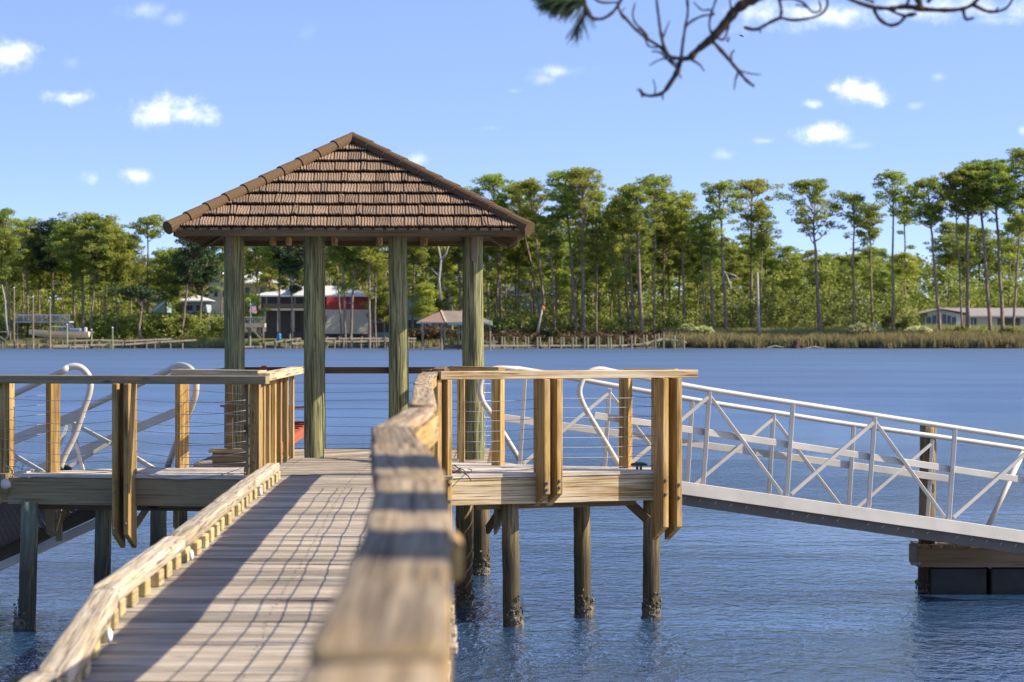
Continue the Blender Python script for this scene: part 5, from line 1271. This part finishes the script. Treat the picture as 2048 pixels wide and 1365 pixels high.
# white ranch house at right
h = house('ranch_house', 'low white ranch house with grey roof and tall gable windows at the right', 1856, 1921, 664, 628, 619, 456, 'white', 'roofgrey', 9, 'gable_y', 1.2, (), ridge=1880)
for (a, b, y0) in ((1852, 1862, 634), (1864, 1873, 631), (1874, 1883, 629), (1884, 1893, 629), (1894, 1902, 631), (1903, 1912, 634)):
    d = 456; mb = MB(); mb.box(X(a, d), X(b, d), d-.05, d+.1, Z(652, d), Z(y0, d)); w = mb.build('window', M['glass'], h)
    mb = MB(); mb.box(X(a, d)-.10, X(a, d)-.01, d-.09, d+.05, Z(653, d), Z(y0-1, d)); mb.box(X(a, d), X(b, d), d-.09, d-.0, Z(y0, d), Z(y0, d)+.08); mb.build('frame', M['white'], w)
mb = MB(); d = 458.0; mb.box(X(1921, d), X(2110, d), d, d+8, Z(668, d)-1, Z(632, d)); mb.build('wing_wall', M['cream'], h)
mb = MB(); a, b, c, e = X(1886, d), X(2120, d), d-1, d+9; mb.add([(a, c, Z(631, d)), (b, c, Z(631, d)), (b, e, Z(631, d)), (a, e, Z(631, d)), (a, (c+e)/2, Z(616, d)), (b, (c+e)/2, Z(616, d))], [(0, 1, 5, 4), (1, 2, 5), (2, 3, 4, 5), (3, 0, 4), (3, 2, 1, 0)], [[(0, 0)]*4, [(0, 0)]*3, [(0, 0)]*4, [(0, 0)]*3, [(0, 0)]*4]); mb.build('wing_roof', M['roofgrey'], h)
mb = MB(); mb.box(a, b, c-.03, c+.05, Z(634, d), Z(631, d)); mb.build('fascia', M['white'], h)
for (p, q) in ((1941, 1946), (1947, 1953)):
    mb = MB(); mb.box(X(p, d), X(q, d), d-.06, d+.1, Z(652, d), Z(637, d)); w = mb.build('window', M['glass'], h); mb = MB(); mb.box(X(p, d)-.08, X(p, d), d-.1, d, Z(653, d), Z(636, d)); mb.build('frame', M['white'], w)
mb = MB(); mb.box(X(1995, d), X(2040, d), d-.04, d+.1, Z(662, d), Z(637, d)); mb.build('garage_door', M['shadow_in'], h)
mb = MB(); mb.box(X(1842, 455), X(2048, 455), 454.6, 454.8, Z(654, 455), Z(652, 455))
for k in range(60): x = X(1842+k*3.45, 454.7); mb.box(x, x+.07, 454.65, 454.75, Z(664, 455), Z(654, 455))
tag(mb.build('deck_fence', M['cream']), 'thin wooden railing in front of the white ranch house', 'railing')
# red and cream house
d = 452
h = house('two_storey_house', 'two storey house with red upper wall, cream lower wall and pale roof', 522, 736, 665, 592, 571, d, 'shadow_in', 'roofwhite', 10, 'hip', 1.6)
mb = MB(); mb.beam((X(655, d), d-2.2, (Z(619, d)+Z(594, d))/2), (X(740, d), d-.25, (Z(619, d)+Z(594, d))/2), .2, Z(594, d)-Z(619, d)); mb.build('red_wall', M['redwall'], h)
mb = MB(); mb.beam((X(645, d), d-2.3, (Z(668, d)+Z(619.5, d))/2), (X(740, d), d-.2, (Z(668, d)+Z(619.5, d))/2), .3, Z(619.5, d)-Z(668, d)); mb.build('cream_wall', M['cream'], h)
mb = MB(); mb.box(X(528, d), X(645, d), d-1.6, d-1.5, Z(616, d), Z(608, d)); mb.build('balcony_rail', M['dark'], h)
mb = MB(); mb.box(X(528, d), X(645, d), d-1.7, d-.1, Z(621.5, d), Z(617.5, d)); mb.build('balcony_floor', M['cream'], h)
for px in (530, 556, 587, 612, 640): post(h, px, 621.5, 664, d-1.5, .28, 'porch_post', 'cream')
for px in (533, 556, 590, 618): post(h, px, 594, 608, d-1.5, .14, 'porch_post', 'railgrey')
mb = MB(); mb.box(X(590, d), X(601, d), d-.06, d-.01, Z(664, d), Z(628, d)); mb.build('door', M['dark'], h)
mb = MB(); mb.box(X(648, d), X(655, d), d-2.5, d-2.1, Z(645, d), Z(632, d)); f = mb.build('window', M['glass'], h); mb = MB(); mb.box(X(647, d), X(656, d), d-2.55, d-2.1, Z(647, d), Z(645.3, d)); mb.build('sill', M['white'], f)
mb = MB(); mb.box(X(700, d), X(706, d), d-1.5, d-1.0, Z(606, d), Z(598, d)); f = mb.build('window', M['glass'], h); mb = MB(); mb.box(X(699, d), X(707, d), d-1.55, d-1.0, Z(607.5, d), Z(606.2, d)); mb.build('sill', M['white'], f)
mb = MB(); vs = [(X(578, d), d-1.7, Z(577, d)), (X(604, d), d-1.7, Z(577, d)), (X(591, d), d-1.7, Z(568, d)), (X(578, d), d+4, Z(577, d)), (X(604, d), d+4, Z(577, d)), (X(591, d), d+4, Z(568, d))]
mb.add(vs, [(0, 1, 2), (1, 4, 5, 2), (2, 5, 3, 0)], [[(0, 0)]*3, [(0, 0)]*4, [(0, 0)]*4]); mb.build('dormer', M['roofgrey'], h)
house('white_house', 'house with brilliant white roof, above the flag', 470, 545, 640, 566, 540, 480, 'cream', 'roofwhite', 12, 'hip', .8, ((490, 500, 575, 588, 'window'), (520, 530, 575, 588, 'window')))
house('white_house', 'tall white house front just left of the first gazebo post', 418, 462, 640, 566, 545, 478, 'white', 'roofwhite', 9, 'gable_y', .8, ((428, 436, 580, 594, 'window'), (445, 452, 580, 594, 'window')))
house('blue_house', 'pale blue grey house with a white porch between dark pines left of the gazebo', 366, 412, 650, 602, 590, 462, 'bluegrey', 'roofwhite', 8, 'hip', .8, ((372, 386, 611, 622, 'dark'), (392, 406, 611, 622, 'dark'), (376, 386, 634, 646, 'window')))
house('small_white_house', 'small white house with pale hip roof above the bushes on the left', 304, 333, 640, 592, 580, 466, 'teal', 'roofwhite', 7, 'hip', .7, ((310, 317, 597, 605, 'window'),))
house('teal_house', 'pale teal house with dark porch between the second and third gazebo posts', 737, 800, 668, 606, 590, 456, 'teal', 'roofgrey', 8, 'gable_y', .6, ((750, 778, 618, 634, 'dark'), (746, 792, 646, 666, 'dark')), ridge=775)
house('teal_house', 'light blue green house with white trim behind the third gazebo post', 806, 858, 662, 604, 578, 458, 'teal', 'roofwhite', 8, 'gable_y', .5, ((820, 832, 612, 626, 'window'), (840, 850, 612, 626, 'window'), (815, 850, 640, 658, 'dark')))
house('cream_house', 'cream house with pale gable roof behind the red roofed boathouse', 858, 904, 655, 588, 573, 466, 'cream', 'roofwhite', 8, 'gable_y', .6, ((864, 880, 592, 604, 'dark'), (885, 898, 592, 604, 'dark')))
house('grey_house', 'grey house with a steep pale gable seen between trunks right of the gazebo', 1006, 1084, 630, 590, 560, 486, 'bluegrey', 'roofgrey', 9, 'gable_x', .5)
house('cabin', 'small pale roof glimpsed in the wood between the pines on the right', 1448, 1480, 600, 566, 548, 500, 'white', 'roofwhite', 7, 'gable_y', .4)

# ================================================================== DOCKS, BOATHOUSE, LIFT OF THE FAR SHORE
def far_dock(label, d, pts, posts, th=.22, wd=1.4, gr='old docks of the far shore', pm='dockpost'):
    o = thing('old_dock', label, 'dock', P(pts[0][0], pts[0][1], d), gr)
    for a, b in zip(pts, pts[1:]):
        mb = MB(); p, q = P(*a, d), P(*b, d); k_ = .22*(q-p).length; mb.beam(p+Vector((0, wd/2-k_/2, -th/2)), q+Vector((0, wd/2+k_/2, -th/2)), wd, th); mb.build('walkway', M['olddock'], o)
    for (px, y0, dd, w, m) in posts: mb = MB(); x = X(px, d+dd); mb.tube([(x, d+dd, WZ-.5), (x, d+dd, Z(y0, d+dd))], w/2, 8); mb.build('post', M[m], o)
    return o
rg = random.Random(6); po = []
for i in range(15):
    px = 980+i*23.6; top = 674 if i < 11 else 672-(i-11)*1.2
    po += [(px, top+rg.uniform(-1, 1), -.1, .26, 'dockpost'), (px+5+rg.uniform(0, 2), top+rg.uniform(-1, 1), 1.5, .24, 'dockgreen')]
far_dock('long low dock with paired posts, its right end slanting up', 426, [(905, 690), (1240, 690.5), (1290, 687), (1328, 677), (1350, 679), (1372, 684)], po+[(1327, 664, -.1, .28, 'dockpost'), (1349, 671, -.1, .26, 'dockgreen'), (1368, 672, -.1, .26, 'dockpost')])
far_dock('weathered dock in front of the red and cream house, with many short pilings', 424, [(648, 681), (705, 682), (770, 681), (830, 682)], [(652+i*17.5, 679+rg.uniform(-1.5, 1), -.1, .24, 'dockpost') for i in range(11)])
far_dock('upper shore walkway in front of the red and cream house', 430, [(645, 676), (700, 676), (830, 676)], [(655+i*23, 673, 0, .2, 'dockpost') for i in range(8)])
far_dock('slanting walkway beside the blue barrel', 427, [(526, 686), (550, 683), (600, 676)], [(530, 682, -.1, .22, 'dockpost'), (550, 680, -.1, .24, 'dockpost'), (571, 680, -.1, .22, 'dockpost'), (580, 668, .5, .22, 'dockgreen'), (593, 676, 0, .22, 'dockpost')])
far_dock('low floating platform under the stairs left of the blue barrel', 422, [(484, 692.5), (523, 692.5)], [(488, 681, 0, .2, 'dockpost'), (500, 672, .4, .3, 'dockgreen'), (520, 686, 0, .2, 'dockpost')])
far_dock('short dock right of the slanting walkway, in front of the porch', 424, [(582, 686), (640, 682)], [(584, 682, 0, .22, 'dockpost'), (602, 680, 0, .22, 'dockpost'), (625, 679, 0, .22, 'dockpost')])
far_dock('old broken dock along the left shore below the boat', 424, [(-20, 689), (40, 688), (110, 690), (180, 689), (250, 688), (320, 683), (390, 679)], [(5+i*24, 684+rg.uniform(-2, 2), -.1, .22, 'dockpost') for i in range(16)])
far_dock('lower boards of the left shore dock', 422, [(105, 692.5), (175, 692.5)], [(110, 689, 0, .2, 'dockpost'), (140, 689, 0, .2, 'dockpost'), (170, 689, 0, .2, 'dockpost')])
far_dock('back walkway behind the left shore dock', 430, [(135, 681), (200, 679), (250, 681), (340, 677)], [(150, 678, 0, .2, 'dockpost'), (205, 675, 0, .2, 'dockpost'), (260, 678, 0, .2, 'dockpost'), (310, 676, 0, .2, 'dockpost')])
for i, (px, y0, dd, lab) in enumerate(((66, 594, 423, 'tall thin green pole at the left end of the boat lift'), (100, 596, 423.5, 'tall pole with a round lamp rising through the boat lift deck'), (28, 576, 428, 'tall pale pole beside the left dock'), (183, 660, 425, 'short pole right of the boat'), (225, 656, 424, 'green pole in the left dock right of the boat'), (134, 650, 424, 'pole in front of the boat stern'))):
    o = thing('dock_pole', lab, 'pole', P(px, 690, dd)); mb = MB(); x = X(px, dd); mb.tube([(x, dd, WZ-.5), (x, dd, Z(y0, dd))], [.15, .11], 8); mb.build('shaft', M['dockpost' if y0 < 600 else 'dockgreen'], o)
    mb = MB(); mb.tube([(x, dd, Z(y0, dd)), (x, dd, Z(y0, dd)+.12)], [.15, .05], 8); mb.build('cap', M['white'], o)
# upper deck of the boat lift
d = 430; o = thing('boat_lift_deck', 'raised grey deck with picket railing on posts above the boat at the left', 'deck', P(84, 660, d))
mb = MB(); mb.box(X(29, d), X(139, d), d, d+4, Z(646, d), Z(643, d)); mb.build('floor', M['railgrey'], o)
for (a, b, y) in ((29, 139, d), (29, 139, d+4)): mb = MB(); mb.box(X(a, y), X(b, y), y, y+.08, Z(631, d), Z(629, d)); mb.build('top_rail', M['railgrey'], o)
for k in range(37):
    mb = MB(); x = X(29+k*3.03, d); w = .06 if k % 6 else .14; mb.box(x-w/2, x+w/2, d-.03, d+.05, Z(643, d), Z(631, d)); mb.build('picket', M['railgrey'], o)
for px in (34, 66, 100, 134): mb = MB(); x = X(px, d); mb.tube([(x, d+.3, WZ-.4), (x, d+.3, Z(643, d))], .13, 8); mb.build('post', M['dockpost'], o)
# boat on the lift
d = 426; o = thing('motor_boat', 'cream and grey motor boat with covered canopy hanging on the left boat lift', 'boat', P(115, 675, d))
mb = MB(); L0, L1 = X(55, d), X(176, d); zb, zt_ = Z(676, d), Z(664, d)
vs = []; n = 10
for i in range(n+1):
    t = i/n; x = L0+(L1-L0)*t; w = 1.15*(1-(1-min(1, t*2.2))**2.2)+.04; zz = zt_+.35*(1-t)**2; kz = zb+.55*(1-min(1, t*2))**2
    vs += [(x, d+1.2-w, zz), (x, d+1.2-w*.75, (zz+kz)/2), (x, d+1.2, kz), (x, d+1.2+w*.75, (zz+kz)/2), (x, d+1.2+w, zz)]
fs = [(i*5+k, i*5+k+1, i*5+k+6, i*5+k+5) for i in range(n) for k in range(4)]+[(i*5+4, i*5, i*5+5, i*5+9) for i in range(n)]+[(n*5, n*5+1, n*5+2, n*5+3, n*5+4), (4, 3, 2, 1, 0)]
mb.add(vs, fs, [[(0, 0)]*len(f) for f in fs]); mb.build('hull', M['hull'], o, smooth=False)
mb = MB(); mb.box(X(101, d), X(142, d), d+.4, d+2.0, Z(654.5, d), Z(652.5, d)); mb.build('canopy', M['boat'], o)
for px in (108, 122, 138): mb = MB(); mb.tube([(X(px, d), d+.5, Z(654, d)), (X(px+3, d), d+.5, Z(664, d))], .04, 6); mb.build('canopy_pole', M['boat'], o)
mb = MB(); mb.box(X(118, d), X(160, d), d+.45, d+1.9, Z(664, d), Z(657, d)); mb.build('cover', M['canvas'], o, bevel=.15)
mb = MB(); mb.box(X(166, d), X(172, d), d+.9, d+1.4, Z(674, d), Z(655, d)); mb.build('outboard_motor', M['boat'], o, bevel=.1)
mb = MB(); mb.beam(P(135, 648, d), P(146, 656, d), .3, .3); mb.build('folded_awning', M['canvas'], o)
mb = MB(); mb.box(X(60, d), X(150, d), d-.1, d+.02, Z(679, d), Z(677, d)); mb.build('lift_bunk', M['dockpost'], o)
# lattice rail left edge
d = 425; o = thing('cross_railing', 'white crossed railing panel on the dock at the left edge', 'railing', P(10, 680, d))
for a, b in (((-10, 666), (10, 681)), ((10, 681), (22, 666)), ((-14, 664), (22, 664)), ((21, 664), (21, 682))): mb = MB(); mb.beam(P(*a, d), P(*b, d), .10, .14, up=(0, 1, 0) if abs(a[0]-b[0]) < 3 else (0, 0, 1)); mb.build('bar', M['olddock'], o)
# stairs and small deck by the flag
d = 428; o = thing('stair_deck', 'small raised deck with mesh railing and wooden stairs', 'deck', P(505, 660, d))
mb = MB(); mb.box(X(478, d), X(529, d), d, d+3, Z(655, d), Z(647, d)); mb.build('floor', M['olddock'], o)
mb = MB(); mb.box(X(478, d), X(528, d), d, d+.08, Z(636, d), Z(634, d)); mb.build('top_rail', M['olddock'], o)
for k in range(14): mb = MB(); x = X(479+k*3.75, d); mb.box(x-.03, x+.03, d, d+.06, Z(647, d), Z(636, d)); mb.build('picket', M['railgrey'], o)
for px in (481, 500, 526): mb = MB(); x = X(px, d); mb.tube([(x, d+.3, WZ-.4), (x, d+.3, Z(655, d))], .13, 8); mb.build('post', M['dockpost'], o)
for k in range(2): mb = MB(); mb.beam(P(500, 652, d-.3-k), P(521, 677, d-.3-k), .06, .28); mb.build('stringer', M['olddock'], o)
for k in range(8): mb = MB(); t = k/7; p = P(500+21*t, 653+24*t, d-1.3); mb.box(p.x-.14, p.x+.14, d-1.3, d-.3, p.z-.03, p.z+.03); mb.build('tread', M['olddock'], o)
mb = MB(); mb.beam(P(500, 643, d-.3), P(525, 672, d-.3), .05, .07); mb.build('handrail', M['railgrey'], o)
# flag
d = 429; o = thing('flag', 'red white and blue striped flag hanging on a pole above the small deck', 'flag', P(501, 650, d))
mb = MB(); mb.tube([P(501, 668, d), P(501, 606, d)], .05, 6); mb.tube([P(501, 612, d), P(506, 606, d)], .03, 5); mb.build('pole', M['white'], o)
for k in range(7):
    mb = MB(); p, q = P(503+k*1.2, 614, d), P(504+k*1.2, 614, d); pts_ = []
    for j in range(5): t = j/4; pts_.append((P(502.5+k*1.35+2*t, 613+14*t+math.sin(k+j)*.5, d+.05*math.sin(k*1.1+j))))
    pts2 = [v+Vector((.10, .02, 0)) for v in pts_]; vs = pts_+pts2; mb.add(vs, [(i, i+1, i+6, i+5) for i in range(4)], [[(0, 0)]*4]*4); mb.build('stripe', M['flagred' if k % 2 == 0 else 'white'], o)
mb = MB(); p = P(503, 606, d-.06); mb.add([p, p+Vector((.42, 0, -.1)), p+Vector((.46, 0, -.62)), p+Vector((0, 0, -.5))], [(0, 1, 2, 3)], [[(0, 0)]*4]); mb.build('canton', M['canvas'], o)
d = 426; o = thing('barrel', 'bright blue plastic barrel standing on the shore walkway', 'barrel', P(558, 682, d))
mb = MB(); b = P(558, 681, d); mb.tube([b, b+Vector((0, 0, .1)), b+Vector((0, 0, .45)), b+Vector((0, 0, .9)), b+Vector((0, 0, 1.0))], [.27, .31, .33, .31, .26], 14); mb.build('drum', M['barrelblue'], o, smooth=True)
mb = MB()
for z in (.3, .7): mb.tube([b+Vector((0, 0, z)), b+Vector((0, 0, z+.05))], .345, 14)
mb.build('hoop', M['barrelblue'], o)
# boathouse
d = 405; o = thing('boathouse', 'open boathouse with rusty red hip roof on posts in the water', 'boathouse', P(890, 700, d))
a, b, c, e = X(833, d), X(985, d), d, d+7; ze, zr = Z(644, d), Z(622, d); m0, m1 = X(880, d), X(935, d)
def roofpart(vs, f, nm, m): mb = MB(); mb.add(vs, f, [[(0, 0)]*len(x) for x in f]); mb.build(nm, M[m], o)
roofpart([(a, c, ze), (X(892, d), c-.5, ze-.1), (m0+.1, d+3, zr), (a, e, ze)], [(0, 1, 2), (0, 2, 3)], 'roof_slope', 'roofred')
roofpart([(X(892, d)+.004, c-.5, ze-.1), (b, c, ze), (m1, d+3, zr), (m0+.104, d+3, zr)], [(0, 1, 2, 3)], 'roof_slope', 'roofbrown')
roofpart([(b+.004, c, ze), (b, e, ze), (m1, d+3, zr)], [(0, 1, 2)], 'roof_slope', 'roofred')
roofpart([(a, e, ze), (m0, d+3, zr), (m1, d+3, zr), (b, e, ze)], [(0, 1, 2, 3)], 'roof_slope', 'roofbrown')
mb = MB(); mb.beam((X(892, d), c-.45, ze-.04), (m0+.1, d+3, zr+.06), .25, .12); mb.build('hip_cap', M['olddock'], o)
mb = MB(); mb.box(X(896, d), b, c-.1, c+.05, Z(650, d), Z(644, d)); mb.box(a, X(892, d), c-.1, c+.05, Z(647, d), Z(645, d)); mb.build('fascia', M['teal'], o)
for px, dd in ((845, 0), (883, 0), (889, 1), (917, 3), (924, 1), (980, 0), (955, 5)): mb = MB(); x = X(px, d+dd); mb.tube([(x, d+dd, WZ-.5), (x, d+dd, ze)], .14, 8); mb.build('post', M['dockgreen' if dd else 'dockpost'], o)
mb = MB(); mb.box(X(889, d), X(958, d), d+.1, d+3, Z(698, d), Z(690, d)); mb.build('lift_cradle', M['dark'], o)
mb = MB(); mb.box(X(889, d), X(895, d), d, d+.5, Z(690, d), Z(687, d)); mb.box(X(960, d), X(995, d), d+.5, d+1.5, Z(686, d), Z(682, d)); mb.build('platform', M['olddock'], o)
mb = MB(); mb.beam(P(968, 645, d), P(992, 654, d), 2.0, .10); mb.build('lean_to_roof', M['olddock'], o)
# stump, driftwood, marker
d = 429.5; o = thing('tree_stump', 'dark weathered stump with roots at the waterline in front of the marsh grass', 'stump', P(1592, 697, d))
mb = MB(); mb.tube([P(1592, 699, d), P(1593, 690, d), P(1594, 684, d), P(1596, 679, d)], [.75, .5, .38, .12], 9); mb.tube([P(1590, 690, d), P(1588, 682, d)], [.3, .1], 6)
for q in ((1570, 695), (1580, 699), (1605, 699), (1612, 694)): mb.tube([P(1592, 694, d), P((1592+q[0])/2, 692, d-.2), P(*q, d-.3)], [.22, .14, .06], 6)
mb.build('wood', M['twig'], o)
for i, (pl, lab) in enumerate((([(1535, 696), (1550, 692), (1568, 695)], 'pale driftwood branch left of the stump'), ([(1612, 697), (1630, 694), (1650, 697)], 'driftwood stick right of the stump'), ([(1626, 698), (1626, 692)], 'short dark stick standing right of the stump'))):
    mb = MB(); mb.tube([P(x, y, d-.2) for x, y in pl], [.12, .10, .05][:len(pl)], 6); tag(mb.build('driftwood', M['deadbark' if i < 2 else 'bark']), lab, 'driftwood')
mb = MB(); b = P(1087, 622, 437); mb.tube([b, b+Vector((0, 0, .25)), b+Vector((-.05, 0, .5)), b+Vector((-.12, 0, .72))], [.05, .22, .2, .02], 8); o = mb.build('hanging_float', M['orange'], smooth=True); tag(o, 'small orange and white float hanging by a trunk above the long dock', 'float')
